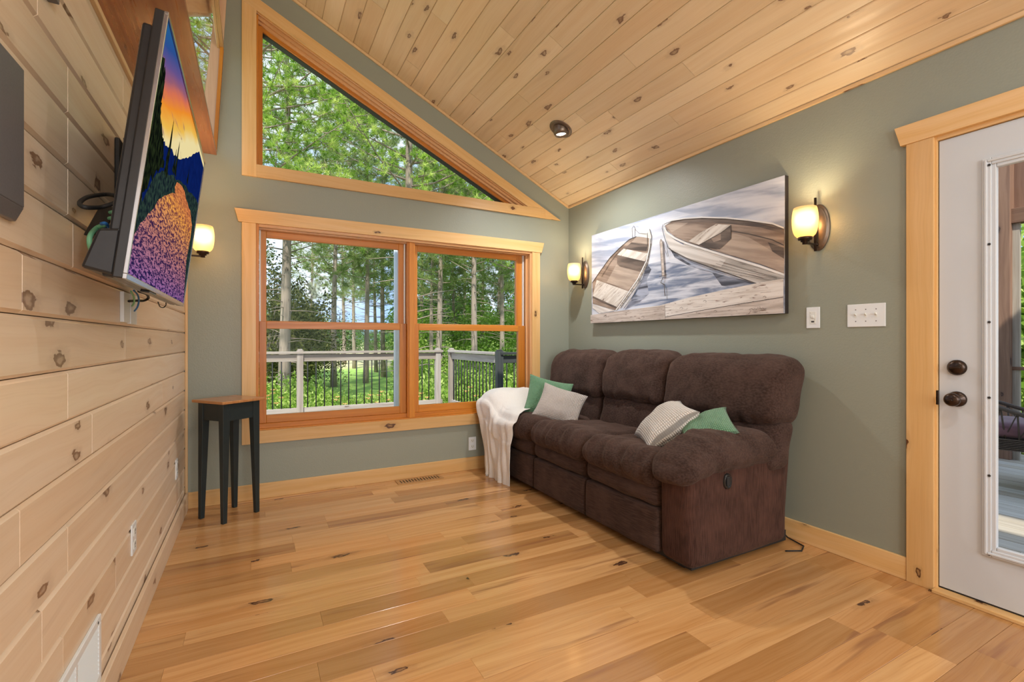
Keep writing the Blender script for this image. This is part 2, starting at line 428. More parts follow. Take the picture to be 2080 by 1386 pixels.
# back wall with two openings
O = dict(x0=0.003, x1=2.308, z0=0.492, z1=1.985)
T_L, T_B = 0.006, 2.41
TAN = CSL; COSA = 1 / math.sqrt(1 + TAN * TAN); SINA = TAN * COSA
T_R = 2.26; T_T = T_B + (T_R - T_L) * TAN
mb = MB(); e = (0, 0.15, 0)
def P2(pts, ext, y=BY): mb.prism([(a, y, b) for a, b in pts], ext, (1, 0, 0), 0.5)
XR = RX + 0.12
P2([(LX - 0.1, -0.05), (O['x0'], -0.05), (O['x0'], 2.436), (LX - 0.1, 2.436)], e)
P2([(-0.338, 2.436), (O['x0'], 2.436), (O['x0'], ceil_z(O['x0']) + 0.05), (-0.18, ceil_z(-0.18) + 0.05)], e)
P2([(O['x0'], -0.05), (O['x1'], -0.05), (O['x1'], O['z0']), (O['x0'], O['z0'])], e)
P2([(O['x0'], O['z1']), (O['x1'], O['z1']), (O['x1'], T_B), (O['x0'], T_B)], e)
P2([(O['x1'], -0.05), (XR, -0.05), (XR, T_B), (O['x1'], T_B)], e)
P2([(O['x0'], T_T), (T_R, T_B), (XR, T_B), (XR, ceil_z(XR) + 0.05), (O['x0'], ceil_z(O['x0']) + 0.05)], e)
struct(mb.build('wall_back', M['sage']))
# right wall with door opening
DY0, DY1, DH = 0.055, 0.994, 2.062
mb = MB()
mb.box(RX, XR, DY1, BY + 0.15, -0.05, 2.53, rnd=0.5); mb.box(RX, XR, REAR, DY0, -0.05, 2.53, rnd=0.5); mb.box(RX, XR, DY0, DY1, DH, 2.53, rnd=0.5)
struct(mb.build('wall_right', M['sage']))
# rear wall behind the viewer, with a wide patio opening
mb = MB()
for a, b, c_, d in ((-0.5, 0.0 - 0.25, 0, 4.2), (2.45, 2.9, 0, 3.0), (-0.25, 2.45, 0, 0.7), (-0.25, 2.45, 2.7, 4.2)):
    mb.box(a, b, REAR - 0.12, REAR, c_, d, rnd=0.5)
struct(mb.build('wall_rear', M['sage']))
# sloped ceiling of boards running front to back
SL = (RX - (LX - 0.35)) / COSA
cd = 0.1280
ed = [k * cd for k in range(int(SL / cd) + 2)]
Bv = Vector((-COSA, 0, SINA)); Nv = Vector((-SINA, 0, -COSA)); Co = Vector((RX + 0.004, REAR, CEIL0))
CJ = {}
for (a, b) in [(437, 28), (762, 101), (622, 343), (1122, 174), (1381, 224), (960, 520), (1212, 526), (1770, 326), (1515, 627), (1687, 621), (1287, 686), (1103, 728), (1360, 905), (2007, 641), (1693, 890), (2065, 355)]:
    p = onplane(600 + a / 2.6, b / 2.6, Co, Nv); d = p - Co
    CJ.setdefault(int(d.dot(Bv) / cd), []).append(d.y)
mb = MB(); planks(mb, Co, (0, 1, 0), Bv, Nv, BY - REAR, ed, lambda i: CJ.get(i, []) + [0.6 + (i * 0.83) % 1.9, 3.1 + (i * 0.57) % 1.2], bev=0.004, gap=0.0008, thick=0.02)
struct(mb.build('ceiling', M['pine_ceiling']))
mb = MB(); mb.prism([Co + Bv * -0.2 - Nv * 0.03 , Co + Bv * (SL + 0.9) - Nv * 0.03, Co + Bv * (SL + 0.9) - Nv * 0.12, Co + Bv * -0.2 - Nv * 0.12], (0, BY - REAR + 0.15, 0))  # unseen left overhang, lengthened to block sun at the upper window
struct(mb.build('ceiling_roof_deck', M['porch_wood']))
# closing wall high on the left, beyond the little window
mb = MB(); mb.box(-0.50, -0.44, REAR, 0.9, 2.43, 4.1, rnd=0.5); struct(mb.build('wall_left_upper', M['sage']))
# trims between wall and ceiling
def slope_strip(w, y0, y1, off=0.0):
    a = Vector((RX, 0, CEIL0)); pts = []
    for t, dn in ((0, off), (SL, off), (SL, off + w), (0, off + w)):
        q = a + Bv * t + Nv * dn; pts.append((q.x, y0, q.z))
    mb.prism(pts, (0, y1 - y0, 0), Bv)
mb = MB(); slope_strip(0.020, BY - 0.016, BY); struct(mb.build('trim_3', M['trim_light'], bevel=0.003))
mb = MB(); mb.box(RX - 0.016, RX, REAR, BY - 0.016, CEIL0 - 0.018, CEIL0 + 0.004, (0, 1, 0)); struct(mb.build('trim_4', M['trim_light'], bevel=0.003))
mb = MB(); mb.box(LX, LX + 0.016, BY - 0.018, BY, 0.11, 2.40, (0, 0, 1)); struct(mb.build('trim_5', M['trim_light'], bevel=0.003))
# baseboards
mb = MB(); mb.box(LX, RX, BY - 0.016, BY, 0, 0.11); struct(mb.build('baseboard_back', M['trim'], bevel=0.003))
mb = MB(); mb.box(RX - 0.016, RX, 1.10, BY - 0.016, 0, 0.108, (0, 1, 0)); struct(mb.build('baseboard_right', M['trim'], bevel=0.003))
mb = MB(); mb.box(LX + 0.004, LX + 0.020, REAR, BY - 0.016, 0, 0.112, (0, 1, 0)); struct(mb.build('baseboard_left', M['pine_wall'], bevel=0.003))

# ============================================================ WINDOW 1 (double unit)
def part(name, mat, parent, boxes, bevel=0.002, **kw):
    q = MB()
    for b in boxes: q.box(*b)
    return q.build(name, mat, parent, bevel=bevel, **kw)
w1 = struct(thing('window_1', None, None, (1.155, BY, O['z0'])))
cp = 0.020
ya, yb = BY - cp, BY
part('side_casing', M['trim'], w1, [(-0.086, 0.003, ya, yb, 0.401, 1.985, (0, 0, 1))])
part('side_casing', M['trim'], w1, [(2.308, 2.395, ya, yb, 0.401, 1.985, (0, 0, 1))])
part('bottom_casing', M['trim'], w1, [(0.003, 2.308, ya, yb, 0.401, 0.492)])
q = MB(); q.prism([(-0.106, ya - 0.005, 1.985), (2.412, ya - 0.005, 1.985), (2.438, ya - 0.005, 2.080), (-0.132, ya - 0.005, 2.080)], (0, cp + 0.005, 0), (1, 0, 0)); q.build('head_casing', M['trim'], w1, bevel=0.002)
# liner of the opening
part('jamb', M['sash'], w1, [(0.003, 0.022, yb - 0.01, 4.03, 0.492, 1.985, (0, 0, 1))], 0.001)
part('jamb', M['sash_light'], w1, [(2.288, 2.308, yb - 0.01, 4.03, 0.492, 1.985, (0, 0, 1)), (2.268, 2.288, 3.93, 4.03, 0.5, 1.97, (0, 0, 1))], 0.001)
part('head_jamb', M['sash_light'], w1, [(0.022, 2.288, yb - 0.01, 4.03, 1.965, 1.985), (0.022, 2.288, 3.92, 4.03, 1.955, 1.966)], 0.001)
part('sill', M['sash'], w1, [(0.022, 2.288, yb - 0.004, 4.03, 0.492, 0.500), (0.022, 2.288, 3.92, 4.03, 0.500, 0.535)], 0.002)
part('mullion', M['sash'], w1, [(1.115, 1.180, 3.905, 4.03, 0.5, 1.965, (0, 0, 1)), (1.128, 1.167, 3.895, 3.91, 0.5, 1.965, (0, 0, 1))], 0.002)
def sash_unit(xa, xb, ga, gb):
    # upper sash sits farther out than the lower one
    for nm, y0, y1, za, zb, gza, gzb in (('upper_sash', 3.975, 4.010, 1.235, 1.957, 1.290, 1.909), ('lower_sash', 3.935, 3.973, 0.536, 1.285, 0.594, 1.231)):
        s_ = part(nm, M['sash'], w1, [(xa, ga, y0, y1, za, zb, (0, 0, 1)), (gb, xb, y0, y1, za, zb, (0, 0, 1)), (ga, gb, y0, y1, za, gza), (ga, gb, y0, y1, gzb, zb)], 0.0025)
        g = MB(); ym = (y0 + y1) / 2; g.add([(ga, ym, gza), (gb, ym, gza), (gb, ym, gzb), (ga, ym, gzb)], [(0, 1, 2, 3)])
        g.build('pane', M['glass'], s_)
sash_unit(0.024, 1.113, 0.071, 1.060)
sash_unit(1.182, 2.262, 1.222, 2.190)
for xx in (0.024, 1.100, 2.250):
    part('jamb_liner', M['white'], w1, [(xx, xx + 0.010, 3.955, 3.975, 1.285, 1.955, (0, 0, 1))], 0.0)

# ============================================================ WINDOW 2 (triangle)
w2 = struct(thing('window_2', None, None, (1.1, BY, T_B)))
q = MB(); q.prism([(-0.086, ya, 2.320), (T_L, ya, 2.320), (T_L, ya, T_T), (-0.086, ya, T_T + 0.046)], (0, cp, 0), (0, 0, 1)); q.build('side_casing', M['trim'], w2, bevel=0.001)
part('bottom_casing', M['trim'], w2, [(T_L, T_R + 0.19, ya, yb, 2.320, T_B)])
q = MB()
q.prism([(T_R + 0.19, ya, 2.410), (T_R + 0.19, ya, 2.320), (2.634, ya, 2.320), (2.450, ya, 2.410)], (0, cp, 0), (1, 0, 0), 0.31)
zt = lambda x: 2.320 + (2.634 - x) * TAN
q.prism([(T_L, ya, T_T + 0.003), (T_R, ya, T_B), (2.45, ya, T_B), (-0.086, ya, zt(-0.086)), (-0.086, ya, T_T + 0.02), (T_L, ya, T_T + 0.003)][:5] if False else [(T_R, ya, T_B), (2.450, ya, T_B), (-0.086, ya, zt(-0.086)), (-0.086, ya, T_T + 0.046), (T_L, ya, T_T)], (0, cp, 0), (-COSA, 0, SINA), 0.6)
q.build('sloped_casing', M['trim'], w2, bevel=0.002)
def slopebar(o0, o1, y0, y1, name, mat):
    def pt(o): return ((T_L, T_T - o / COSA), (T_R - o / SINA, T_B))
    a, b = pt(o0), pt(o1)
    q = MB(); q.prism([(a[0][0], y0, a[0][1]), (a[1][0], y0, a[1][1]), (b[1][0], y0, b[1][1]), (b[0][0], y0, b[0][1])], (0, y1 - y0, 0), (-COSA, 0, SINA)); q.build(name, mat, w2, bevel=0.003)
slopebar(0.0, 0.010, BY - 0.005, 4.03, 'head_jamb', M['sash_light'])
slopebar(0.008, 0.030, BY + 0.012, 4.03, 'sash_moulding', M['sash_light'])
slopebar(0.028, 0.048, BY + 0.034, 4.03, 'sash_moulding', M['sash_light'])
slopebar(0.046, 0.072, BY + 0.055, 4.03, 'sash_rail', M['sash'])
slopebar(0.070, 0.076, BY + 0.072, 4.03, 'glazing_bead', M['black_matt'])
part('side_jamb', M['sash'], w2, [(T_L, T_L + 0.012, BY - 0.005, 4.03, T_B, T_T - 0.02, (0, 0, 1)), (T_L + 0.012, 0.046, BY + 0.04, 4.03, T_B, T_T - 0.07, (0, 0, 1))], 0.002)
part('bottom_rail', M['sash'], w2, [(T_L, T_R - 0.10, BY + 0.03, 4.03, T_B - 0.005, T_B + 0.012)], 0.002)
g = MB(); g.add([(0.04, 3.975, T_B), (T_R - 0.1, 3.975, T_B), (0.04, 3.975, T_T - 0.05)], [(0, 1, 2)]); g.build('pane', M['glass'], w2)

# ============================================================ WINDOW 3 (small sloped window in a box high on the left)
w3 = struct(thing('window_3', None, None, (-0.3, 3.0, 2.435)))
part('sill_board', M['red_wood'], w3, [(LX - 0.05, -0.237, REAR + 0.02, BY - 0.001, 2.435, 2.455, (0, 1, 0))], 0.002)
lean = 0.057
def gx(z): return -0.345 + 0.10 * (z - 2.435)
def cx3(z): return -0.237 + lean * (z - 2.435)
# far jamb, facing the viewer
q = MB(); q.prism([(gx(2.455) - 0.004, BY - 0.02, 2.455), (cx3(2.455) - 0.004, BY - 0.02, 2.455), (cx3(3.6) - 0.004, BY - 0.02, 3.6), (gx(3.6) - 0.004, BY - 0.02, 3.6)], (0, 0.018, 0), (0, 0, 1)); q.build('far_jamb', M['jamb_pine'], w3)
q = MB(); q.prism([(cx3(2.455) - 0.022, BY - 0.045, 2.456), (cx3(2.455), BY - 0.045, 2.456), (cx3(3.175), BY - 0.045, 3.175), (cx3(3.175) - 0.022, BY - 0.045, 3.175)], (0, 0.045, 0), (0, 0, 1)); q.build('side_casing', M['sash'], w3, bevel=0.002)
part('head_casing', M['trim_light'], w3, [(-0.236, -0.218, 0.6, BY - 0.002, 3.175, 3.25, (0, 1, 0)), (-0.218, -0.196, 0.6, BY - 0.002, 3.175, 3.23, (0, 1, 0))], 0.004)
# glass, its top edge falls toward the viewer
def gz(y): return 3.38 - (3.88 - y) * 0.62
g = MB(); ys = [3.875, 3.4, 2.9, 2.4, 2.3]
g.add([(gx(gz(y)), y, gz(y)) for y in ys] + [(gx(2.456), y, 2.456) for y in ys[::-1]], [tuple(range(2 * len(ys)))])
g.build('pane', M['glass'], w3)
for k, (d0, d1, dx, mt) in enumerate(((0.0, 0.035, 0.0, 'sash_light'), (0.035, 0.12, 0.03, 'jamb_pine'), (0.12, 0.18, 0.012, 'sash_light'), (0.18, 0.26, 0.04, 'jamb_pine'), (0.26, 0.34, 0.02, 'sash_light'), (0.34, 1.3, 0.05, 'jamb_pine'))):
    q = MB(); a, b = 3.875, 2.36
    za = [gz(a) + d0, gz(b) + d0, gz(b) + d1, gz(a) + d1]; yy = [a, b, b, a]
    q.prism([(gx(z_) - 0.02 + dx, y_, z_) for y_, z_ in zip(yy, za)], (-0.05, 0, 0.0), Vector((0, -1, -0.62)))
    q.build('head_moulding', M[mt], w3)

# ============================================================ DOOR
d1 = struct(thing('door_1', None, None, (RX, 0.53, 0)))
xa = RX - 0.020
part('side_casing', M['trim'], d1, [(xa, RX, 0.996, 1.100, 0, 2.072, (0, 0, 1))])
part('side_casing', M['trim'], d1, [(xa, RX, -0.05, 0.045, 0, 2.072, (0, 0, 1))])
q = MB(); q.prism([(xa - 0.005, 1.122, 2.072), (xa - 0.005, 1.146, 2.165), (xa - 0.005, -0.10, 2.165), (xa - 0.005, -0.075, 2.072)], (0.025, 0, 0), (0, 1, 0)); q.build('head_casing', M['trim'], d1, bevel=0.002)
part('jamb', M['trim'], d1, [(RX - 0.006, RX + 0.115, 0.988, 1.000, 0, 2.0745, (0, 0, 1)), (RX - 0.006, RX + 0.115, 0.046, 0.060, 0, 2.0745, (0, 0, 1)), (RX - 0.006, RX + 0.115, 0.0602, 0.9878, 2.053, 2.0745, (0, 1, 0))], 0.001)
part('threshold', M['trim'], d1, [(RX - 0.045, RX + 0.14, 0.055, 0.995, 0.0, 0.016, (0, 1, 0))], 0.003)
part('weather_strip', M['black_matt'], d1, [(RX + 0.008, RX + 0.03, 0.062, 0.988, 0.016, 0.024, (0, 1, 0)), (RX + 0.01, RX + 0.03, 0.983, 0.990, 0.016, 2.053, (0, 0, 1))], 0)
dx0, dx1 = RX + 0.006, RX + 0.050
ly0, ly1, lz0, lz1 = 0.225, 0.825, 0.238, 1.905
slab = part('door_slab', M['door_white'], d1, [(dx0, dx1, ly1, 0.984, 0.024, 2.050, (0, 0, 1)), (dx0, dx1, 0.064, ly0, 0.024, 2.050, (0, 0, 1)), (dx0, dx1, ly0, ly1, 0.024, lz0, (0, 0, 1)), (dx0, dx1, ly0, ly1, lz1, 2.050, (0, 0, 1))], 0.0)
def ring(q, y0, y1, z0, z1, w, x0, x1):
    q.box(x0, x1, y1 - w, y1, z0, z1, (0, 0, 1)); q.box(x0, x1, y0, y0 + w, z0, z1, (0, 0, 1)); q.box(x0, x1, y0 + w, y1 - w, z0, z0 + w, (0, 1, 0)); q.box(x0, x1, y0 + w, y1 - w, z1 - w, z1, (0, 1, 0))
q = MB(); ring(q, ly0 - 0.012, ly1 + 0.012, lz0 - 0.012, lz1 + 0.012, 0.030, dx0 - 0.012, dx0 + 0.004); ring(q, ly0 + 0.016, ly1 - 0.016, lz0 + 0.016, lz1 - 0.016, 0.016, dx0 - 0.006, dx0 + 0.02)
ring(q, ly0 - 0.004, ly1 + 0.004, lz0 - 0.004, lz1 + 0.004, 0.010, dx0 - 0.017, dx0 - 0.008)
lf = q.build('lite_frame', M['door_white'], slab, bevel=0.003)
g = MB(); g.add([(dx0 + 0.018, ly0, lz0), (dx0 + 0.018, ly1, lz0), (dx0 + 0.018, ly1, lz1), (dx0 + 0.018, ly0, lz1)], [(0, 1, 2, 3)]); g.build('pane', M['glass'], slab)
for z_ in (0.236, 0.57, 0.90, 1.22, 1.55, 1.885):
    q = MB(); q.lathe([(0.0, -0.0135), (0.005, -0.0135), (0.005, -0.010)], (dx0 - 0.002, ly1 - 0.0125, z_), 'x', 10); q.build('screw_cap', M['slot'], slab)
def knob(name, z_, prof, thumb):
    q = MB(); q.lathe(prof, (dx0, 0.921, z_), 'x', 32)
    o = q.build(name, M['bronze'], d1, smooth=True)
    t = MB(); x_ = prof[-1][1]
    t.box(dx0 + x_ - 0.014, dx0 + x_ + 0.002, 0.921 - thumb, 0.921 + thumb, z_ - 0.004, z_ + 0.004)
    t.build('thumb_turn', M['bronze'], o, bevel=0.002)
knob('deadbolt', 1.022, [(0.034, 0), (0.034, -0.008), (0.028, -0.014), (0.022, -0.020), (0.0, -0.022)], 0.020)
knob('door_knob', 0.882, [(0.034, 0), (0.034, -0.006), (0.030, -0.012), (0.013, -0.018), (0.012, -0.034), (0.022, -0.040), (0.029, -0.050), (0.028, -0.060), (0.020, -0.068), (0.0, -0.070)], 0.010)
q = MB(); q.box(RX - 0.006, RX + 0.006, 0.984, 0.992, 0.85, 0.915); q.build('strike_plate', M['bronze'], d1)

# ============================================================ SCONCES
def shade_mat():
    m = bpy.data.materials.new('amber_glass_shade'); m.use_nodes = True; nt = m.node_tree; nt.nodes.clear()
    out = nt.nodes.new('ShaderNodeOutputMaterial'); bs = nt.nodes.new('ShaderNodeBsdfPrincipled'); tr = nt.nodes.new('ShaderNodeBsdfTransparent'); mx = nt.nodes.new('ShaderNodeMixShader')
    bs.inputs['Base Color'].default_value = (0.55, 0.42, 0.26, 1); bs.inputs['Roughness'].default_value = 0.35
    tc = nt.nodes.new('ShaderNodeTexCoord')
    # frosted glass lit from within: strongest around the bulb, amber toward the rims
    lw = nt.nodes.new('ShaderNodeLayerWeight'); lw.inputs[0].default_value = 0.5
    sp = nt.nodes.new('ShaderNodeSeparateXYZ'); nt.links.new(tc.outputs['Generated'], sp.inputs[0])
    zz = mth(nt, 'ABSOLUTE', mth(nt, 'SUBTRACT', sp.outputs[2], 0.58))
    k = mth(nt, 'MULTIPLY', ramp(nt, zz, 0.0, 0.55, 1.0, 0.05), ramp(nt, lw.outputs['Facing'], 0.0, 0.75, 1.0, 0.10))
    col = mix(nt, ramp(nt, k, 0.0, 0.75), (1.0, 0.62, 0.24), (1.0, 0.88, 0.62))
    nt.links.new(col, bs.inputs['Emission Color']); nt.links.new(ramp(nt, k, 0.0, 1.0, 0.34, 1.35), bs.inputs['Emission Strength'])
    tr.inputs[0].default_value = (1.0, 0.86, 0.62, 1); mx.inputs[0].default_value = 0.28
    nt.links.new(bs.outputs[0], mx.inputs[1]); nt.links.new(tr.outputs[0], mx.inputs[2]); nt.links.new(mx.outputs[0], out.inputs[0])
    return m
M['shade'] = shade_mat()
def make_sconce(label):
    r = thing('wall_sconce', label, 'lamp', local=True, group='amber glass wall sconces')
    q = MB(); q.lathe([(0.0, -0.020), (0.84, -0.020), (0.88, -0.016), (0.90, -0.010), (0.985, -0.010), (1.0, -0.006), (1.0, 0.0)], (0, 0, 0), 'y', 40, sx=0.060, sy=0.128)
    q.build('backplate', M['bronze_plate'], r, smooth=True)
    q = MB(); q.tube([(0, -0.034, -0.132), (0, -0.034, 0.160)], 0.0065, 10); q.tube([(0, -0.018, -0.095), (0, -0.032, -0.095)], 0.010, 10); q.build('rod', M['bronze'], r, smooth=True, bevel=0)
    q = MB(); q.box(-0.009, 0.009, -0.142, -0.026, -0.102, -0.092); q.build('arm', M['bronze'], r, bevel=0.002)
    q = MB(); q.lathe([(0.0, -0.104), (0.013, -0.104), (0.013, -0.092), (0.021, -0.090), (0.021, -0.082), (0.033, -0.080), (0.035, -0.066), (0.0, -0.064)], (0, -0.130, 0), 'z', 28); q.build('cup', M['bronze'], r, smooth=True)
    prof = [(0.029, -0.066), (0.040, -0.063), (0.049, -0.053), (0.056, -0.036), (0.060, -0.015), (0.0625, 0.010), (0.063, 0.034), (0.061, 0.058), (0.058, 0.078), (0.054, 0.093)]
    q = MB(); q.lathe(prof + [(a_ - 0.003, b_) for a_, b_ in prof[::-1]], (0, -0.130, 0), 'z', 40)
    q.build('lamp_shade', M['shade'], r, smooth=True)
    return r
SCZ = 1.766
s0 = make_sconce('nearest wall sconce with amber glass shade, right of the boat painting')
s0.location = (RX, 1.508, SCZ); s0.rotation_euler = (0, 0, -R(90))
s1 = copy_tree(s0); s1.location = (RX, 3.622, SCZ); s1['label'] = 'small far wall sconce in the corner left of the boat painting'
s2 = copy_tree(s0); s2.location = (LX, 3.53, SCZ); s2.rotation_euler = (0, 0, R(90)); s2['label'] = 'wall sconce half hidden behind the television on the plank wall'
for s_, e_ in ((s0, 9.0), (s1, 9.0), (s2, 16.0)):
    n = s_.rotation_euler.to_matrix() @ Vector((0, -0.130, 0))
    lamp('sconce_bulb', 'POINT', Vector(s_.location) + n + Vector((0, 0, 0.03)), e_, (1.0, 0.80, 0.52), shadow_soft_size=0.028)

# ============================================================ RECESSED LIGHT
pc = onplane(1139, 262, Co, Nv)
rot = Nv.to_track_quat('Z', 'Y').to_euler()       # local z points into the room
rl = thing('recessed_light', 'round bronze recessed eyeball spotlight glowing in the sloped plank ceiling', 'light', pc, rot, local=True)
q = MB(); q.lathe([(0.052, 0.004), (0.058, 0.010), (0.078, 0.008), (0.092, 0.002), (0.092, 0.0)], (0, 0, 0), 'z', 40); q.build('trim_ring', M['bronze_plate'], rl, smooth=True)
down = rot.to_matrix().inverted() @ Vector((0.05, -0.05, -1)).normalized()
a = down.to_track_quat('Z', 'Y').to_matrix()
q = MB(); q.lathe([(0.056, -0.02), (0.060, 0.010), (0.056, 0.034), (0.046, 0.050), (0.043, 0.050), (0.042, 0.030), (0.0, 0.028)], (0, 0, 0), 'z', 36)
for i, v in enumerate(q.v): q.v[i] = a @ v
q.build('eyeball', M['bronze_plate'], rl, smooth=True)
M['bulb'] = plain('lit_bulb', (1, 0.9, 0.8), emis=(1.0, 0.88, 0.68), estr=9.0)
q = MB(); q.lathe([(0.0, 0.042), (0.030, 0.040), (0.041, 0.034), (0.041, 0.030)], (0, 0, 0), 'z', 28)
for i, v in enumerate(q.v): q.v[i] = a @ v
q.build('bulb', M['bulb'], rl, smooth=True)
def spot(p, e, size=150):
    l = lamp('recessed_and_fill_spot', 'SPOT', p, e, (1.0, 0.985, 0.96)); l.data.spot_size = R(size); l.data.spot_blend = 1.0; l.data.shadow_soft_size = 0.045
    return l
spot(pc + Vector((0.0, 0, -0.075)), 95)
for x_, y_ in ((1.3, 0.2), (1.3, -1.8), (0.1, -0.8)):  # unseen spots added as fill, no fixtures around them
    spot(Vector((x_, y_, ceil_z(x_) - 0.06)), 52)

# ============================================================ OUTLETS AND SWITCHES
def outlet(label, p, rz, kind='outlet', w=0.072, h=0.117, grp=None, name='outlet', mat='white'):
    r = thing(name, label, 'outlet' if name == 'outlet' else 'switch', p, (0, 0, rz), local=True, group=grp)
    q = MB(); q.box(-w / 2, w / 2, -0.006, 0, -h / 2, h / 2); q.build('cover_plate', M[mat], r, bevel=0.002)
    if kind == 'outlet':
        for z_ in (0.026, -0.026):
            q = MB(); q.box(-0.017, 0.017, -0.008, -0.004, z_ - 0.015, z_ + 0.015)
            o = q.build('receptacle', M['ivory'], r, bevel=0.003)
            q = MB()
            for dx in (-0.007, 0.007): q.box(dx - 0.0012, dx + 0.0012, -0.0086, -0.007, z_ - 0.002, z_ + 0.008)
            q.box(-0.002, 0.002, -0.0086, -0.007, z_ - 0.011, z_ - 0.006)
            q.build('slots', M['slot'], o)
    if kind == 'sensor':
        q = MB(); q.box(-0.017, 0.017, -0.0075, -0.004, -0.035, 0.035); q.build('control_insert', M['ivory'], r, bevel=0.001)
        q = MB(); q.box(-0.009, 0.009, -0.013, -0.006, -0.003, 0.014); q.build('dial', M['ivory'], r, bevel=0.003)
        q = MB(); q.box(-0.008, 0.008, -0.009, -0.006, -0.026, -0.018); q.build('lens', M['slot'], r, bevel=0.001)
        q = MB(); q.box(-0.014, -0.012, -0.0085, -0.006, 0.026, 0.028); q.build('indicator', M['slot'], r); q = MB(); q.box(0.010, 0.012, -0.0085, -0.006, -0.012, -0.010); q.build('indicator', M['slot'], r)
    if kind == 'switch3':
        for dx in (-0.046, 0, 0.046):
            q = MB(); q.box(dx - 0.005, dx + 0.005, -0.0065, -0.004, -0.012, 0.012); q.build('toggle_slot', M['slot'] if False else M['ivory'], r, bevel=0.0005)
            q = MB(); q.prism([(dx - 0.0035, -0.006, -0.002), (dx - 0.0035, -0.006, 0.008), (dx - 0.003, -0.019, 0.013), (dx - 0.003, -0.019, 0.006)], (0.007, 0, 0)); q.build('toggle', M['ivory'], r, bevel=0.001)
            for z_ in (0.030, -0.030): q = MB(); q.lathe([(0, -0.0068), (0.003, -0.0065), (0.003, -0.005)], (dx, 0, z_), 'y', 10); q.build('screw', M['grey_metal'], r)
    return r
outlet('white wall outlet low on the green wall beside the sofa arm', (1.698, BY, 0.228), 0)
outlet('white wall outlet low on the plank wall, nearer the viewer', (LX, 2.325, 0.375), R(90))
outlet('white wall outlet low on the plank wall, near the side table', (LX, 3.47, 0.372), R(90))
outlet('white single wall dimmer between painting and triple switch', (RX, 1.537, 1.270), -R(90), 'sensor', name='dimmer_switch')
outlet('white triple toggle light switch beside the door casing', (RX, 1.276, 1.271), -R(90), 'switch3', w=0.172, name='light_switch')

# floor register
fr = thing('floor_register', 'tan slotted floor register by the baseboard under the window', 'vent', (1.187, 3.80, 0.0), local=True)
q = MB(); ring_ = [(-0.19, 0.19, -0.055, -0.040), (-0.19, 0.19, 0.040, 0.055), (-0.19, -0.175, -0.040, 0.040), (0.175, 0.19, -0.040, 0.040)]
for a_, b_, c_, d_ in ring_: q.box(a_, b_, c_, d_, 0, 0.005)
q.build('register_frame', M['register'], fr, bevel=0.001)
q = MB()
for k in range(15): q.box(-0.168 + k * 0.024 - 0.007, -0.168 + k * 0.024 + 0.007, -0.040, 0.040, 0.0015, 0.0045)
q.build('louvers', M['register'], fr, bevel=0.0005)
q = MB(); q.box(-0.175, 0.175, -0.04, 0.04, 0.0002, 0.001); q.build('duct_opening', M['slot'], fr)
# white return-air grille
gr = thing('vent_grille', 'white slatted return air grille low on the plank wall', 'vent', (LX, 1.64, 0.215), (0, 0, R(90)), local=True)
q = MB()
for b in ((-0.22, 0.22, -0.009, 0, 0.076, 0.100), (-0.22, 0.22, -0.009, 0, -0.100, -0.076), (-0.22, -0.196, -0.009, 0, -0.076, 0.076), (0.196, 0.22, -0.009, 0, -0.076, 0.076), (-0.008, 0.008, -0.008, 0, -0.076, 0.076)): q.box(*b)
q.build('grille_frame', M['white'], gr, bevel=0.002)
q = MB()
for s0_, s1_ in ((-0.196, -0.008), (0.008, 0.196)):
    for k in range(12):
        z_ = -0.070 + k * 0.0127
        q.prism([(s0_, -0.001, z_ + 0.006), (s0_, -0.003, z_ + 0.006), (s0_, -0.009, z_ - 0.002), (s0_, -0.007, z_ - 0.003)], (s1_ - s0_, 0, 0))
q.build('slats', M['white'], gr)
for x_ in (-0.185, 0.185): q = MB(); q.lathe([(0, -0.0105), (0.004, -0.010), (0.004, -0.008)], (x_, 0, 0.088), 'y', 10); q.build('screw', M['slot'], gr)
q = MB(); q.box(-0.196, 0.196, -0.0006, 0, -0.076, 0.076); q.build('grille_back', M['grey_metal'], gr)
# grey panel at the very edge
q = MB(); q.box(LX, LX + 0.022, 0.95, 1.272, 1.40, 1.67, (0, 1, 0)); q.prism([(LX, 0.95, 1.40), (LX + 0.022, 0.95, 1.40), (LX + 0.010, 0.95, 1.372), (LX, 0.95, 1.372)], (0, 0.322, 0))
tag(q.build('wall_panel', M['grey_metal'], origin=(LX, 1.11, 1.372), bevel=0.002), 'flat grey metal panel hung on the plank wall left of the television', 'panel')
p = onx(98, 5, LX)
q = MB(); q.box(LX, LX + 0.02, p.y - 0.3, p.y, p.z, p.z + 0.12)
tag(q.build('dark_wall_panel', M['grey_metal'], origin=(LX, p.y, p.z), bevel=0.002), 'dark panel corner peeking in at the top left above the plank joints', 'panel')
# ============================================================ TELEVISION
tv0 = Vector((-0.250, 1.304, 1.275))
A_, B_ = 0.125, -0.012
UD = Vector((math.sin(B_), math.cos(B_), 0.006)).normalized()
UP = Vector((math.sin(A_), 0, math.cos(A_))); UP = (UP - UD * UP.dot(UD)).normalized()
TN = UD.cross(UP).normalized()          # toward the room
TW, TH = 1.046, 0.607
def T(a, b, n): return tv0 + UD * a + UP * b + TN * n
def tbox(q, a0, a1, b0, b1, n0, n1, mi=0):
    vs = [T(a, b, n) for n in (n0, n1) for b in (b0, b1) for a in (a0, a1)]
    q.add(vs, [(0, 2, 3, 1), (4, 5, 7, 6), (0, 1, 5, 4), (2, 6, 7, 3), (0, 4, 6, 2), (1, 3, 7, 5)], UD, 0.5, mi)
tv = thing('television', 'large tilted flat television showing a sunset river, on the plank wall', 'television', tv0)
q = MB(); tbox(q, 0, TW, 0, TH, -0.022, -0.002); q.build('back_cover', M['black'], tv, bevel=0.003)
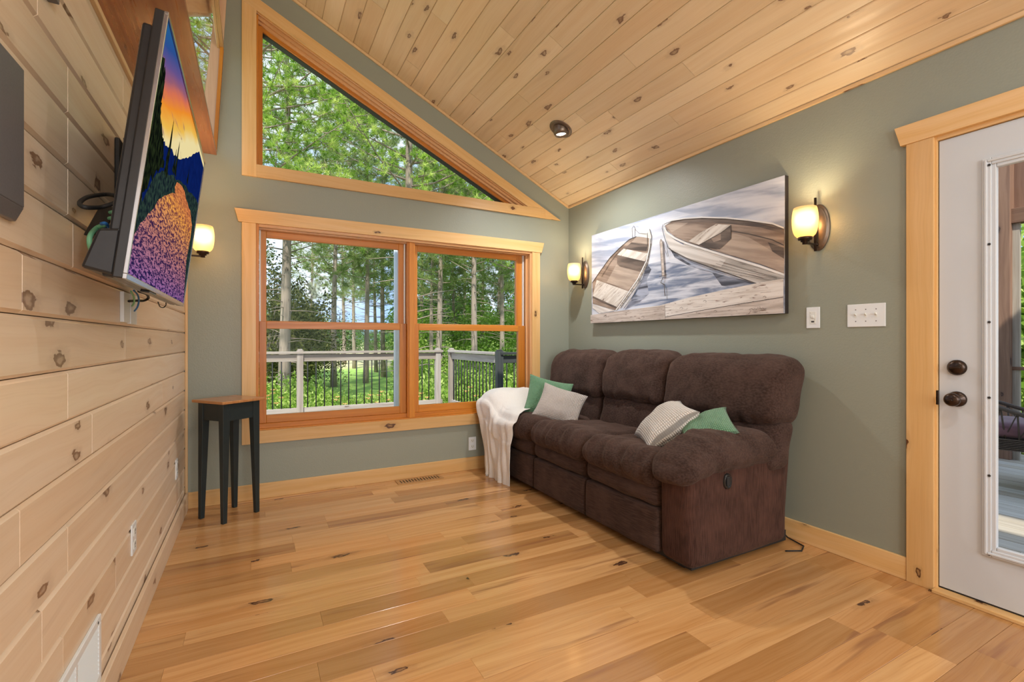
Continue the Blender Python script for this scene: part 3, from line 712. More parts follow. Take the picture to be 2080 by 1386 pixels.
q = MB(); tbox(q, 0.02, TW - 0.02, 0.0, TH - 0.03, -0.044, -0.020)
q.prism([T(0.012, 0.004, -0.020), T(0.012, 0.11, -0.020), T(0.012, 0.10, -0.060), T(0.012, 0.012, -0.078)], UD * (TW - 0.024)); q.build('rear_housing', M['black'], tv, bevel=0.006)
q = MB(); tbox(q, 0, TW, 0, 0.012, -0.004, 0.004); tbox(q, 0, TW, TH - 0.007, TH, -0.004, 0.004); tbox(q, 0, 0.006, 0.012, TH - 0.007, -0.004, 0.004); tbox(q, TW - 0.006, TW, 0.012, TH - 0.007, -0.004, 0.004)
q.build('bezel', M['silver'], tv, bevel=0.001)
q = MB(); tbox(q, 0.30, 0.42, -0.006, 0.0, -0.02, 0.0); q.build('sensor_bump', M['black'], tv, bevel=0.002)
# the picture on the screen
def emit(name, fn):
    m, nt, bs, out = newmat(name)
    bs.inputs['Base Color'].default_value = (0.002, 0.002, 0.002, 1); bs.inputs['Roughness'].default_value = 0.5; bs.inputs['Specular IOR Level'].default_value = 0.0; bs.inputs['IOR'].default_value = 1.02
    u, v = uvs(nt)
    col = fn(nt, u, v); nt.links.new(col, bs.inputs['Emission Color']); bs.inputs['Emission Strength'].default_value = 0.75
    return m
def ramp_col(nt, x, stops):
    n = nt.nodes.new('ShaderNodeValToRGB'); nt.links.new(x, n.inputs[0]); cr = n.color_ramp
    while len(cr.elements) < len(stops): cr.elements.new(0.5)
    for e_, (p_, c_) in zip(cr.elements, stops): e_.position = p_; e_.color = (*c_, 1)
    return n.outputs[0]
def sky_fn(nt, u, v):
    n = tex(nt, 'ShaderNodeTexNoise', comb(nt, mth(nt, 'MULTIPLY', u, 3.0), mth(nt, 'MULTIPLY', v, 14.0)), 1.0, Detail=4, Distortion=0.6).outputs[0]
    x = mth(nt, 'DIVIDE', mth(nt, 'SUBTRACT', mth(nt, 'ADD', mth(nt, 'SUBTRACT', v, mth(nt, 'MULTIPLY', u, 0.33)), mth(nt, 'MULTIPLY', mth(nt, 'SUBTRACT', n, 0.5), 0.06)), 0.30), 0.28)
    c = ramp_col(nt, x, [(0.08, (1.0, 0.84, 0.42)), (0.20, (1.0, 0.60, 0.10)), (0.38, (1.0, 0.32, 0.03)), (0.50, (0.80, 0.20, 0.10)), (0.60, (0.36, 0.13, 0.20)), (0.72, (0.16, 0.10, 0.30)), (0.88, (0.03, 0.09, 0.32)), (1.0, (0.02, 0.12, 0.33))])
    cl = tex(nt, 'ShaderNodeTexNoise', comb(nt, mth(nt, 'MULTIPLY', u, 6.0), mth(nt, 'MULTIPLY', v, 30.0)), 1.0, Detail=3, Distortion=1.0).outputs[0]
    return mix(nt, ramp(nt, cl, 0.60, 0.72, 0, 0.6), c, (0.25, 0.10, 0.16))
def river_fn(nt, u, v):
    n = tex(nt, 'ShaderNodeTexNoise', comb(nt, mth(nt, 'MULTIPLY', u, 34.0), mth(nt, 'MULTIPLY', v, 150.0)), 1.0, Detail=2, Distortion=0.9).outputs[0]
    hi = ramp_col(nt, mth(nt, 'MULTIPLY', v, 1 / 0.34), [(0.0, (0.30, 0.13, 0.42)), (0.45, (0.62, 0.24, 0.18)), (0.8, (1.0, 0.42, 0.08)), (1.0, (0.8, 0.25, 0.08))])
    lo = ramp_col(nt, mth(nt, 'MULTIPLY', v, 1 / 0.34), [(0.0, (0.02, 0.015, 0.09)), (0.55, (0.06, 0.02, 0.07)), (1.0, (0.45, 0.13, 0.05))])
    return mix(nt, ramp(nt, n, 0.42, 0.58), lo, hi)
def forest_fn(nt, u, v):
    n = tex(nt, 'ShaderNodeTexNoise', comb(nt, mth(nt, 'MULTIPLY', u, 90.0), mth(nt, 'MULTIPLY', v, 40.0)), 1.0, Detail=4).outputs[0]
    return mix(nt, ramp(nt, n, 0.4, 0.7), (0.002, 0.004, 0.003), (0.022, 0.035, 0.012))
def meadow_fn(nt, u, v):
    n = tex(nt, 'ShaderNodeTexNoise', comb(nt, mth(nt, 'MULTIPLY', u, 60.0), mth(nt, 'MULTIPLY', v, 60.0)), 1.0, Detail=4).outputs[0]
    return mix(nt, ramp(nt, n, 0.35, 0.7), (0.006, 0.012, 0.02), (0.035, 0.07, 0.05))
def hill_fn(nt, u, v):
    n = tex(nt, 'ShaderNodeTexNoise', comb(nt, mth(nt, 'MULTIPLY', u, 20.0), mth(nt, 'MULTIPLY', v, 30.0)), 1.0, Detail=4).outputs[0]
    return mix(nt, n, (0.001, 0.006, 0.06), (0.004, 0.02, 0.16))
scr = {k: emit('screen_' + k, f) for k, f in dict(sky=sky_fn, river=river_fn, forest=forest_fn, meadow=meadow_fn, hill=hill_fn).items()}
def spoly(pts, n, mat):
    """pts in screen metres (a, b)"""
    vs = [T(a, b, n) for a, b in pts]
    me_f = [tuple(range(len(pts)))]
    o = raw('screen', vs, me_f, scr[mat], None, smooth=False, uvs=[(a, b) for a, b in pts])
    return o
def join(objs, name, parent):
    """merge flat pieces of one part into one mesh"""
    vs = []; fs = []; mi = []; uv = []; mats = []
    for o in objs:
        me = o.data; b = len(vs); vs += [v.co.copy() for v in me.vertices]
        mt = me.materials[0]
        if mt not in mats: mats.append(mt)
        for p_ in me.polygons:
            fs.append([b + i for i in p_.vertices]); mi.append(mats.index(mt))
            uv += [tuple(me.uv_layers[0].data[l].uv) for l in p_.loop_indices]
        bpy.data.objects.remove(o); bpy.data.meshes.remove(me)
    off = ORG.get(parent.name, Vector((0, 0, 0)))
    me = bpy.data.meshes.new(name); me.from_pydata([tuple(v - off) for v in vs], [], fs)
    for mt in mats: me.materials.append(mt)
    me.polygons.foreach_set('material_index', mi)
    l = me.uv_layers.new(name='UVMap'); l.data.foreach_set('uv', np.array(uv).ravel())
    o = bpy.data.objects.new(name, me); link(o); o.parent = parent; ORG[o.name] = off
    return o
def tvab(u, v):
    p = onplane(u, v, tv0, TN) - tv0; return (p.dot(UD), p.dot(UP))
Z_ = lambda L, ox=150, oy=0, s=4.2: [tvab(ox + a / s, oy + b / s) for a, b in L]
Z2 = lambda L: [tvab(150 + a / 4.0758, 330 + b / 4.0758) for a, b in L]
SB, ST, SL_, SR = 0.014, TH - 0.009, 0.008, TW - 0.008
pcs = [spoly([(SL_, SB), (SR, SB), (SR, ST), (SL_, ST)], 0.0, 'sky')]
def clampp(L): return [(min(max(a, SL_), SR), min(max(b, SB), ST)) for a, b in L]
def jag(L, amp, n, seed):
    """ragged outline"""
    rr = random.Random(seed); o = []
    for i in range(len(L) - 1):
        (a0, b0), (a1, b1) = L[i], L[i + 1]
        for k in range(n):
            t = k / n; o.append((a0 + (a1 - a0) * t + rr.uniform(-amp, amp) * (1 if k else 0.3), b0 + (b1 - b0) * t + rr.uniform(-amp, amp) * 1.5 * (1 if k else 0.3)))
    o.append(L[-1]); return o
hill = jag(Z_([(745, 1180), (800, 1250), (900, 1360), (985, 1335), (1068, 1290)]), 0.004, 6, 1)
pcs.append(spoly(clampp([(SL_, SB), (SR, SB)] + [(SR, hill[-1][1])] + hill[::-1] + [(SL_, hill[0][1])]), 0.0004, 'hill'))
mead = jag(Z2([(560, 330), (650, 130), (730, 60), (800, 100), (900, 180), (1010, 300)]), 0.004, 5, 2)
pcs.append(spoly(clampp([(SL_, SB), (SR, SB), (SR, mead[-1][1])] + mead[::-1] + [(SL_, mead[0][1] + 0.05)]), 0.0008, 'meadow'))
riv = jag(Z2([(435, 900), (470, 640), (545, 500), (640, 400), (700, 300), (760, 275), (835, 255), (832, 200), (850, 165), (905, 220), (925, 300), (960, 400), (975, 520), (960, 640), (930, 800), (915, 1000), (905, 1160)]), 0.003, 3, 3)
pcs.append(spoly(clampp([(SL_, SB)] + riv + [(SR, SB)]), 0.0012, 'river'))
# dark spruces down the left side and a few pointed ones
trees = Z_([(770, 470)]) 
fl = [(SL_, 0.30)]
prof = Z_([(745, 440), (770, 560), (765, 700), (745, 800), (735, 920), (745, 1060), (760, 1180)]) + Z2([(740, 40), (690, 90), (640, 130), (560, 240), (520, 380)])
fl2 = jag(prof, 0.010, 5, 4)
pcs.append(spoly(clampp([(SL_, 0.22), (SL_, ST * 0.88)] + fl2), 0.0016, 'forest'))
for (a, b), w_, h_ in ((tvab(150 + 800 / 4.2, 1320 / 4.2), 0.028, 0.15), (tvab(150 + 870 / 4.2, 1386 / 4.2), 0.024, 0.10), (tvab(150 + 850 / 4.2, 1400 / 4.2), 0.02, 0.07), (tvab(380, 362), 0.02, 0.05)):
    pts = []
    rr = random.Random(int(a * 1000))
    for k in range(9): pts.append((a - w_ * (1 - k / 9) * rr.uniform(0.6, 1.2), b - h_ * 0.35 + h_ * k / 8))
    for k in range(8, -1, -1): pts.append((a + w_ * (1 - k / 9) * rr.uniform(0.6, 1.2), b - h_ * 0.35 + h_ * (k - 0.3) / 8))
    pcs.append(spoly(clampp(pts), 0.0020, 'forest'))
join(pcs, 'screen', tv)
# wall bracket: belongs to the television
q = MB()
yb_ = 1.83
q.box(LX + 0.001, LX + 0.014, 2.05, 2.27, 1.60, 1.83); q.box(LX + 0.014, LX + 0.10, 2.10, 2.125, 1.60, 1.85); q.box(LX + 0.014, LX + 0.10, 2.22, 2.245, 1.60, 1.85)
q.build('wall_bracket', M['black_matt'], tv, bevel=0.003)
# streaming box and cables behind the set
cb = thing('media_box', 'small black box with cable ports tucked behind the television', 'electronics', onx(232, 455, LX + 0.06))
c_ = onx(232, 450, LX + 0.06)
q = MB(); q.prism([onx(*p, LX + 0.07) for p in [(238, 420), (252, 430), (226, 486), (209, 478)]], (-0.045, 0.02, 0)); q.build('body', M['black'], cb, bevel=0.003)
q = MB()
for (u, v) in ((224, 432), (222, 444)): q.tube([onx(u, v, LX + 0.068), onx(u, v, LX + 0.068) + Vector((0.006, -0.008, 0))], 0.005, 10)
q.build('port_ring', M['green_cable'], cb)
q = MB(); q.tube([onx(212, 470, LX + 0.068), onx(212, 470, LX + 0.068) + Vector((0.006, -0.010, 0))], 0.009, 12); q.build('port', M['silver'], cb)
def cable(name, label, mat, pts, r, x=LX + 0.045, extra=None):
    P = [onx(u, v, xx) for u, v, xx in pts]
    # smooth the path
    out = []
    for i in range(len(P) - 1):
        p0 = P[max(i - 1, 0)]; p1 = P[i]; p2 = P[i + 1]; p3 = P[min(i + 2, len(P) - 1)]
        for k in range(6):
            t = k / 6
            out.append(0.5 * ((2 * p1) + (p2 - p0) * t + (2 * p0 - 5 * p1 + 4 * p2 - p3) * t * t + (3 * p1 - p0 - 3 * p2 + p3) * t ** 3))
    out.append(P[-1])
    q = MB(); q.tube(out, r, 8); return tag(q.build(name, M[mat], smooth=True, origin=P[0]), label, 'cable')
X1 = LX + 0.05
cable('black_cable', 'thick black cable looping out from behind the television', 'black_matt', [(236, 398, X1 + .04), (215, 395, X1), (180, 400, X1 - 0.02), (162, 412, X1 - 0.02), (172, 421, X1), (205, 421, X1 + 0.02), (235, 412, X1 + .05)], 0.0055)
cable('network_cable', 'pale green cable curving beside the media box', 'green_cable', [(212, 457, X1 + 0.02), (196, 464, X1), (184, 478, X1), (182, 495, X1), (188, 514, X1), (198, 528, X1 + 0.01), (215, 536, X1 + 0.04)], 0.006)
cable('blue_network_cable', 'short blue cable curved over the media box', 'blue_cable', [(206, 455, X1 + 0.02), (214, 454, X1 + 0.03), (223, 464, X1 + 0.03), (224, 476, X1 + 0.03), (218, 488, X1 + 0.04)], 0.0045)
cable('power_cord', 'black plug and cord hanging below the television at the raceway', 'black_matt', [(262, 612, LX + 0.03), (278, 611, LX + 0.04), (292, 611, LX + 0.05), (301, 606, LX + 0.06), (298, 598, LX + 0.07), (282, 592, LX + 0.08)], 0.0045)
cable('blue_raceway_cable', 'thin blue cable emerging from the white raceway', 'blue_cable', [(272, 590, LX + 0.05), (280, 600, LX + 0.05), (282, 612, LX + 0.045), (279, 624, LX + 0.035), (273, 632, LX + 0.02)], 0.003)
cable('green_raceway_cable', 'thin green cable emerging from the white raceway', 'green_cable', [(266, 592, LX + 0.05), (272, 604, LX + 0.045), (272, 616, LX + 0.035), (268, 622, LX + 0.02)], 0.003)
cable('hanging_wire', 'thin black wire loop hanging under the right end of the television', 'black_matt', [(321, 614, LX + 0.10), (325, 623, LX + 0.09), (332, 625, LX + 0.09), (337, 620, LX + 0.10), (337, 616, LX + 0.11)], 0.002)
def plate_left(label, ua, ub, va, vb, x=LX):
    p = onx(ua, va, x + 0.012); p2 = onx(ub, vb, x + 0.012)
    q = MB(); q.box(x, x + 0.012, p.y, p2.y, p2.z, p.z, (0, 0, 1)); return tag(q.build('cable_raceway', M['white'], bevel=0.002, origin=(x, p.y, p2.z)), label, 'cable cover')
plate_left('white wall plate below the television, nearer one of two', 252, 264, 592, 656)
plate_left('white wall plate below the television, farther one of two', 266, 278, 596, 660)

# ============================================================ SIDE TABLE
e1 = Vector((-0.607, 0.795, 0)); e2 = Vector((0.795, 0.607, 0))
TC = Vector((-0.150, 3.618, 0))
tb = thing('side_table', 'narrow dark-painted side table with honey wood top in the corner', 'table', TC, (0, 0, math.atan2(e2.y, e2.x)), local=True)
# local x = e2 (toward the right-back), local y = e1
tx, ty, TZ = 0.150, 0.150, 0.765
q = MB(); q.box(-tx, tx, -ty, ty, TZ - 0.018, TZ, (0, 1, 0)); q.build('table_top', M['table_top'], tb, bevel=0.004)
lx, ly = 0.126, 0.122
q = MB()
q.box(-lx + 0.004, -lx + 0.020, -ly + 0.02, ly - 0.02, TZ - 0.128, TZ - 0.018); q.box(lx - 0.020, lx - 0.004, -ly + 0.02, ly - 0.02, TZ - 0.128, TZ - 0.018)
q.box(-lx + 0.02, lx - 0.02, -ly + 0.004, -ly + 0.020, TZ - 0.128, TZ - 0.018); q.box(-lx + 0.02, lx - 0.02, ly - 0.020, ly - 0.004, TZ - 0.128, TZ - 0.018)
q.build('apron', M['table_paint'], tb)
for sx_ in (-1, 1):
    for sy_ in (-1, 1):
        q = MB(); x0, y0 = sx_ * lx, sy_ * ly
        lv = [(TZ - 0.018, 0.045), (TZ - 0.128, 0.045), (0.0, 0.026)]
        vs = []
        for z_, w_ in lv: vs += [(x0, y0, z_), (x0 - sx_ * w_, y0, z_), (x0 - sx_ * w_, y0 - sy_ * w_, z_), (x0, y0 - sy_ * w_, z_)]
        fs = [(0, 1, 2, 3), (11, 10, 9, 8)]
        for r_ in (0, 4):
            for k in range(4): fs.append((r_ + k, r_ + (k + 1) % 4, r_ + 4 + (k + 1) % 4, r_ + 4 + k)[::-1])
        if sx_ * sy_ > 0: fs = [f[::-1] for f in fs]
        q.add(vs, fs, (0, 0, 1)); q.build('leg', M['table_paint'], tb, bevel=0.002)

# ============================================================ SOFA
def fabric(name, c1, c2, rib=None, ribs=260.0, bstr=0.5, sheen=0.3):
    m, nt, bs, out = newmat(name)
    tc = nt.nodes.new('ShaderNodeTexCoord'); sp = nt.nodes.new('ShaderNodeSeparateXYZ'); nt.links.new(tc.outputs['Object'], sp.inputs[0])
    X, Y, Zc = sp.outputs
    if rib == 'h': st = comb(nt, mth(nt, 'MULTIPLY', X, 60), mth(nt, 'MULTIPLY', Y, 14), mth(nt, 'MULTIPLY', Zc, 190))
    elif rib == 'v': st = comb(nt, mth(nt, 'MULTIPLY', X, 190), mth(nt, 'MULTIPLY', Y, 190), mth(nt, 'MULTIPLY', Zc, 14))
    else: st = comb(nt, mth(nt, 'MULTIPLY', X, 150), mth(nt, 'MULTIPLY', Y, 60), mth(nt, 'MULTIPLY', Zc, 110))
    n = tex(nt, 'ShaderNodeTexNoise', st, 1.0, Detail=3).outputs[0]
    big = tex(nt, 'ShaderNodeTexNoise', tc.outputs['Object'], 7.0, Detail=4).outputs[0]
    c = mix(nt, ramp(nt, n, 0.3, 0.7), c1, c2)
    c = mix(nt, ramp(nt, big, 0.35, 0.75, 0, 0.5), c, tuple(x * 1.5 for x in c2))
    nt.links.new(c, bs.inputs['Base Color'])
    bs.inputs['Roughness'].default_value = 0.95; bs.inputs['Sheen Weight'].default_value = 0.10; bs.inputs['Sheen Roughness'].default_value = 0.5
    wv = mth(nt, 'MULTIPLY', mth(nt, 'ADD', mth(nt, 'SINE', mth(nt, 'MULTIPLY', Zc if rib != 'v' else mth(nt, 'ADD', X, Y), 2 * math.pi / 0.0062)), mth(nt, 'MULTIPLY', mth(nt, 'SINE', mth(nt, 'MULTIPLY', mth(nt, 'ADD', X, Y) if rib != 'v' else Zc, 2 * math.pi / 0.0085)), 0.5)), 0.30)
    bs.inputs['Specular IOR Level'].default_value = 0.15
    bs.inputs['Sheen Tint'].default_value = (0.8, 0.6, 0.5, 1)
    wr = tex(nt, 'ShaderNodeTexNoise', tc.outputs['Object'], 5.0, Detail=1, Distortion=0.6).outputs[0]
    bump(nt, bs, mth(nt, 'ADD', mth(nt, 'ADD', mth(nt, 'MULTIPLY', n, 0.30), mth(nt, 'MULTIPLY', wv, 0.45)), mth(nt, 'MULTIPLY', wr, 1.2)), bstr, 0.004)
    return m
BR1, BR2 = (0.034, 0.020, 0.016), (0.070, 0.043, 0.035)
M['sofa'] = fabric('brown_chenille', BR1, BR2)
M['sofa_h'] = fabric('brown_chenille_ribbed', BR1, BR2, 'h')
M['sofa_v'] = fabric('brown_chenille_side', (0.034, 0.016, 0.012), (0.075, 0.036, 0.027), 'v')

def softbox(name, mat, parent, lo, hi, r, n=(14, 14, 10), puff=(0, 0, 0), deform=None, wr=0.004, wscale=6.0, seed=0, subsurf=1):
    """rounded, slightly stuffed block between two corners; deform(p, a, b, c) -> p in world space"""
    lo, hi = Vector(lo), Vector(hi); ce = (lo + hi) / 2; h = (hi - lo) / 2; r = min(r, h.x, h.y, h.z)
    nx, ny, nz = n; vid = {}; V = []; Fc = []
    def vert(i, j, k):
        key = (i, j, k)
        if key in vid: return vid[key]
        a, b, c = (2 * i / nx - 1, 2 * j / ny - 1, 2 * k / nz - 1)
        # crowd samples toward the edges
        f = lambda t: math.sin(t * math.pi / 2) * 0.55 + t * 0.45
        a, b, c = f(a), f(b), f(c)
        q = Vector((a * h.x, b * h.y, c * h.z))
        inn = Vector(max(-(h[m] - r), min(h[m] - r, q[m])) for m in range(3))
        d = q - inn
        if d.length > 1e-9: q = inn + d.normalized() * r
        nrm = d.normalized() if d.length > 1e-9 else Vector((0, 0, 1))
        fa, fb, fc = (1 - a * a), (1 - b * b), (1 - c * c)
        q.x += puff[0] * (1 if a > 0 else -1) * abs(nrm.x) * fb * fc
        q.y += puff[1] * (1 if b > 0 else -1) * abs(nrm.y) * fa * fc
        q.z += puff[2] * (1 if c > 0 else -1) * abs(nrm.z) * fa ** 0.6 * fb ** 0.6
        p = ce + q
        if wr:
            p += nrm * wr * (mnoise.noise(Vector(p) * wscale + Vector((seed * 3.1, seed, 0))) * 2.0 + mnoise.noise(Vector(p) * wscale * 2.7 + Vector((seed, 7, 3))))
        if deform: p = deform(Vector(p), a, b, c)
        vid[key] = len(V); V.append(p); return vid[key]
    for i in range(nx):
        for j in range(ny):
            Fc.append((vert(i, j, 0), vert(i, j + 1, 0), vert(i + 1, j + 1, 0), vert(i + 1, j, 0)))
            Fc.append((vert(i, j, nz), vert(i + 1, j, nz), vert(i + 1, j + 1, nz), vert(i, j + 1, nz)))
    for i in range(nx):
        for k in range(nz):
            Fc.append((vert(i, 0, k), vert(i + 1, 0, k), vert(i + 1, 0, k + 1), vert(i, 0, k + 1)))
            Fc.append((vert(i, ny, k), vert(i, ny, k + 1), vert(i + 1, ny, k + 1), vert(i + 1, ny, k)))
    for j in range(ny):
        for k in range(nz):
            Fc.append((vert(0, j, k), vert(0, j, k + 1), vert(0, j + 1, k + 1), vert(0, j + 1, k)))
            Fc.append((vert(nx, j, k), vert(nx, j + 1, k), vert(nx, j + 1, k + 1), vert(nx, j, k + 1)))
    return raw(name, V, Fc, mat, parent, subsurf=subsurf)

sf = thing('reclining_sofa', 'brown three-seat reclining sofa with puffy cushions along the green wall', 'sofa', (2.2, 2.72, 0.0))
SF = 1.835                      # front face
Y0, Y1, Y2, Y3, Y4, Y5 = 1.590, 1.800, 2.425, 3.060, 3.665, 3.862
# frame under the body, feet
q = MB(); q.box(SF + 0.03, 2.62, Y0 + 0.03, Y5 - 0.03, 0.022, 0.08); q.build('base_frame', M['black_matt'], sf)
for y_ in (Y0 + 0.12, 2.1, 2.72, 3.3, Y5 - 0.1):
    for x_ in (SF + 0.08, 2.52): q = MB(); q.box(x_ - 0.02, x_ + 0.02, y_ - 0.02, y_ + 0.02, 0.0, 0.03); q.build('foot', M['black_matt'], sf)
# arm panels
def armp(y0, y1, nm='arm_panel'):
    def d(p, a, b, c):
        p.x += 0.02 * max(0, 0.35 - p.z) * (-1 if a < 0 else 1) * 0
        return p
    return softbox(nm, M['sofa_v'], sf, (SF - 0.005, y0, 0.028), (2.60, y1, 0.58), 0.045, (14, 8, 10), (0.006, 0.004, 0), d, 0.002, 5.0, 1)
ap = armp(Y0, Y1 + 0.004); armp(Y4 - 0.004, Y5)
# puffy arm pads: droop over the front, pinched by a tuft
def arm_pad(y0, y1, seed):
    yc = (y0 + y1) / 2
    def d(p, a, b, c):
        t = (p.x - (SF - 0.075)) / 0.73                # 0 front .. 1 back
        drop = 0.115 * max(0, 1 - t / 0.42) ** 1.7
        w = 1.0 - 0.25 * max(0, 1 - t / 0.20) ** 2
        p.y = yc + (p.y - yc) * w
        p.z -= drop * (0.55 + 0.45 * (c + 1) / 2)
        if t > 0.8: p.z -= 0.05 * ((t - 0.8) / 0.2) ** 2 * (c + 1) / 2
        # tuft seam across the front third
        g = math.exp(-((t - 0.30) / 0.035) ** 2)
        s_ = -1 if b < 0 else 1
        if abs(b) > 0.6: p.y -= s_ * 0.016 * g * (1 - abs(c) * 0.5)
        # radiating wrinkles
        k = math.sin(t * 46 + p.z * 30 + seed) * 0.006 * math.exp(-abs(t - 0.35) * 4)
        p.z += k * (c > 0); p.y += s_ * k * 0.6
        return p
    return softbox('arm_pad', M['sofa'], sf, (SF - 0.075, y0, 0.475), (SF + 0.66, y1, 0.660), 0.088, (40, 16, 12), (0.0, 0.012, 0.012), d, 0.005, 5.0, seed)
arm_pad(Y0 - 0.035, Y1 + 0.045, 1); arm_pad(Y4 - 0.045, Y5 + 0.014, 2)
segs = [(Y1, Y2), (Y2, Y3), (Y3, Y4)]
for i, (a0, a1) in enumerate(segs):
    softbox('footrest_panel', M['sofa_h'], sf, (SF - 0.012, a0 + 0.003, 0.036), (SF + 0.10, a1 - 0.003, 0.272), 0.024, (6, 16, 10), (0.008, 0, 0), None, 0.002, 5, i)
    softbox('front_band', M['sofa_h'], sf, (SF - 0.010, a0 + 0.002, 0.268), (SF + 0.14, a1 - 0.002, 0.405), 0.050, (6, 18, 8), (0.016, 0, 0), None, 0.004, 6, i + 5)
    def seatd(p, a, b, c, i=i, a0=a0, a1=a1):
        t = (p.x - (SF - 0.055)) / 0.62
        # stuffed rolled front, gathers that run back from the front edge
        s_ = math.sin((p.y - a0) / (a1 - a0) * 36 + 2.0 * mnoise.noise(p * 6) + i * 2) * math.sin((p.y - a0) / (a1 - a0) * 13 + i)
        am = 0.0125 * math.exp(-((t - 0.05) / 0.20) ** 2) * (1 - 0.4 * abs(b))
        if c > -0.9: p.x -= am * s_; p.z += am * s_ * 0.7 * (c > 0)
        p.z += 0.022 * math.exp(-((t - 0.16) / 0.18) ** 2) * max(0, c) - 0.030 * max(0, c) * max(0, t - 0.35)
        e_ = abs((p.y - (a0 + a1) / 2) / ((a1 - a0) / 2))
        p.z -= 0.020 * max(0, c) * max(0, e_ - 0.75) / 0.25
        s2 = math.sin(p.y * 24 + 5 * mnoise.noise(p * 3) + i) * 0.004 * max(0, c) * math.exp(-((t - 0.6) / 0.25) ** 2)
        p.z += s2
        return p
    softbox('seat_cushion', M['sofa'], sf, (SF - 0.055, a0 - 0.010, 0.372), (2.46, a1 + 0.010, 0.535), 0.078, (40, 52, 12), (0.012, 0.006, 0.014), seatd, 0.006, 5.0, i + 9)
# backs: lumbar part and head part, leaning back
def back_x(z): return 2.375 + (z - 0.45) * 0.24
bseg = [(Y0 - 0.050, Y2 - 0.055), (Y2 - 0.055, Y3 - 0.035), (Y3 - 0.035, Y5 - 0.070)]
for i, (a0, a1) in enumerate(bseg):
    def leanf(p, a, b, c):
        p.x += (p.z - 0.45) * 0.24
        return p
    cz = 0.690 + 0.018 * (i == 1)
    def lumb(p, a, b, c, i=i):
        s_ = math.sin(p.y * 40 + 4 * mnoise.noise(p * 4) + i) * 0.004 * max(0, c) * (a < 0)
        p.x += s_
        return leanf(p, a, b, c)
    bb = softbox('backrest', M['sofa'], sf, (2.385, a0 + 0.012, 0.44), (2.56, a1 - 0.012, cz + 0.02), 0.055, (8, 26, 14), (0.022, 0, 0), lumb, 0.005, 6, i + 20)
    def head(p, a, b, c, i=i, a0=a0, a1=a1, cz=cz):
        t = (p.z - cz) / (1.055 - cz)
        e_ = abs((p.y - (a0 + a1) / 2) / ((a1 - a0) / 2))
        k = math.sin(p.y * 52 + 3 * mnoise.noise(p * 5) + i * 1.7) * math.sin(p.y * 17 + i)
        if a < 0.2: p.x += k * 0.012 * (math.exp(-(t / 0.16) ** 2) + 0.7 * math.exp(-((t - 0.92) / 0.14) ** 2))
        p.z += k * 0.003 * max(0, c) ** 2
        if t > 0.6: p.z -= 0.030 * max(0, e_ - 0.6) / 0.4 * (t - 0.6) / 0.4
        p.x += 0.05 * max(0, t - 0.75) * (a < 0)
        return leanf(p, a, b, c)
    softbox('head_cushion', M['sofa'], sf, (2.340, a0, cz - 0.01), (2.585, a1, 1.055 + 0.012 * (i == 1)), 0.070, (12, 44, 20), (0.030, 0.004, 0.010), head, 0.007, 5, i + 31)
def shelld(p, a, b, c):
    p.x += (p.z - 0.2) * 0.10
    return p
softbox('back_shell', M['sofa_v'], sf, (2.515, Y0 + 0.02, 0.05), (2.625, Y5 - 0.08, 0.965), 0.04, (6, 16, 14), (0, 0, 0), shelld, 0.003, 4, 3)
# recliner pull on the near arm
q = MB(); q.lathe([(0.0, -0.004), (0.020, -0.004), (0.026, -0.010), (0.030, -0.008), (0.032, 0.002)], (2.08, Y0 - 0.004, 0.437), 'y', 36, sx=0.92, sy=1.25); pl = q.build('recliner_handle', M['black'], sf, smooth=True)
q = MB(); q.box(2.070, 2.092, Y0 - 0.014, Y0 - 0.006, 0.412, 0.462); q.build('pull_lever', M['black_matt'], pl, bevel=0.004)
# cord on the floor behind the sofa
P = [Vector(p) for p in ((2.70, 1.80, 0.09), (2.705, 1.72, 0.05), (2.70, 1.66, 0.008), (2.67, 1.55, 0.005), (2.60, 1.52, 0.005), (2.52, 1.56, 0.005))]
q = MB(); q.tube(P, 0.004, 8); tag(q.build('extension_cord', M['black_matt'], smooth=True, origin=P[-1]), 'thin dark cord on the floor behind the sofa by the baseboard', 'cable')

# ============================================================ PILLOWS
def knit(name, c1, c2, n=52):
    m, nt, bs, out = newmat(name)
    u, v = uvs(nt)
    def w(x): return mth(nt, 'ABSOLUTE', mth(nt, 'SINE', mth(nt, 'MULTIPLY', x, math.pi * n / 2)))
    h = mth(nt, 'POWER', mth(nt, 'MULTIPLY', w(u), w(v)), 0.6)
    nz = tex(nt, 'ShaderNodeTexNoise', comb(nt, mth(nt, 'MULTIPLY', u, 90), mth(nt, 'MULTIPLY', v, 90)), 1.0, Detail=2).outputs[0]
    c = mix(nt, mth(nt, 'MULTIPLY', h, mth(nt, 'ADD', 0.6, mth(nt, 'MULTIPLY', nz, 0.4))), c2, c1)  # gaps between the waffle cells coloured darker, shade put into the colour
    nt.links.new(c, bs.inputs['Base Color']); bs.inputs['Roughness'].default_value = 0.9; bs.inputs['Sheen Weight'].default_value = 0.3
    bump(nt, bs, mth(nt, 'ADD', h, mth(nt, 'MULTIPLY', nz, 0.3)), 0.9, 0.006)
    return m
M['green_knit'] = knit('green_waffle_knit', (0.22, 0.45, 0.26), (0.075, 0.23, 0.115), 60)
M['cream_knit'] = knit('cream_waffle_knit', (0.86, 0.84, 0.80), (0.55, 0.51, 0.46), 58)
M['grey_knit'] = knit('cream_grey_waffle_knit', (0.74, 0.70, 0.65), (0.40, 0.35, 0.32), 60)
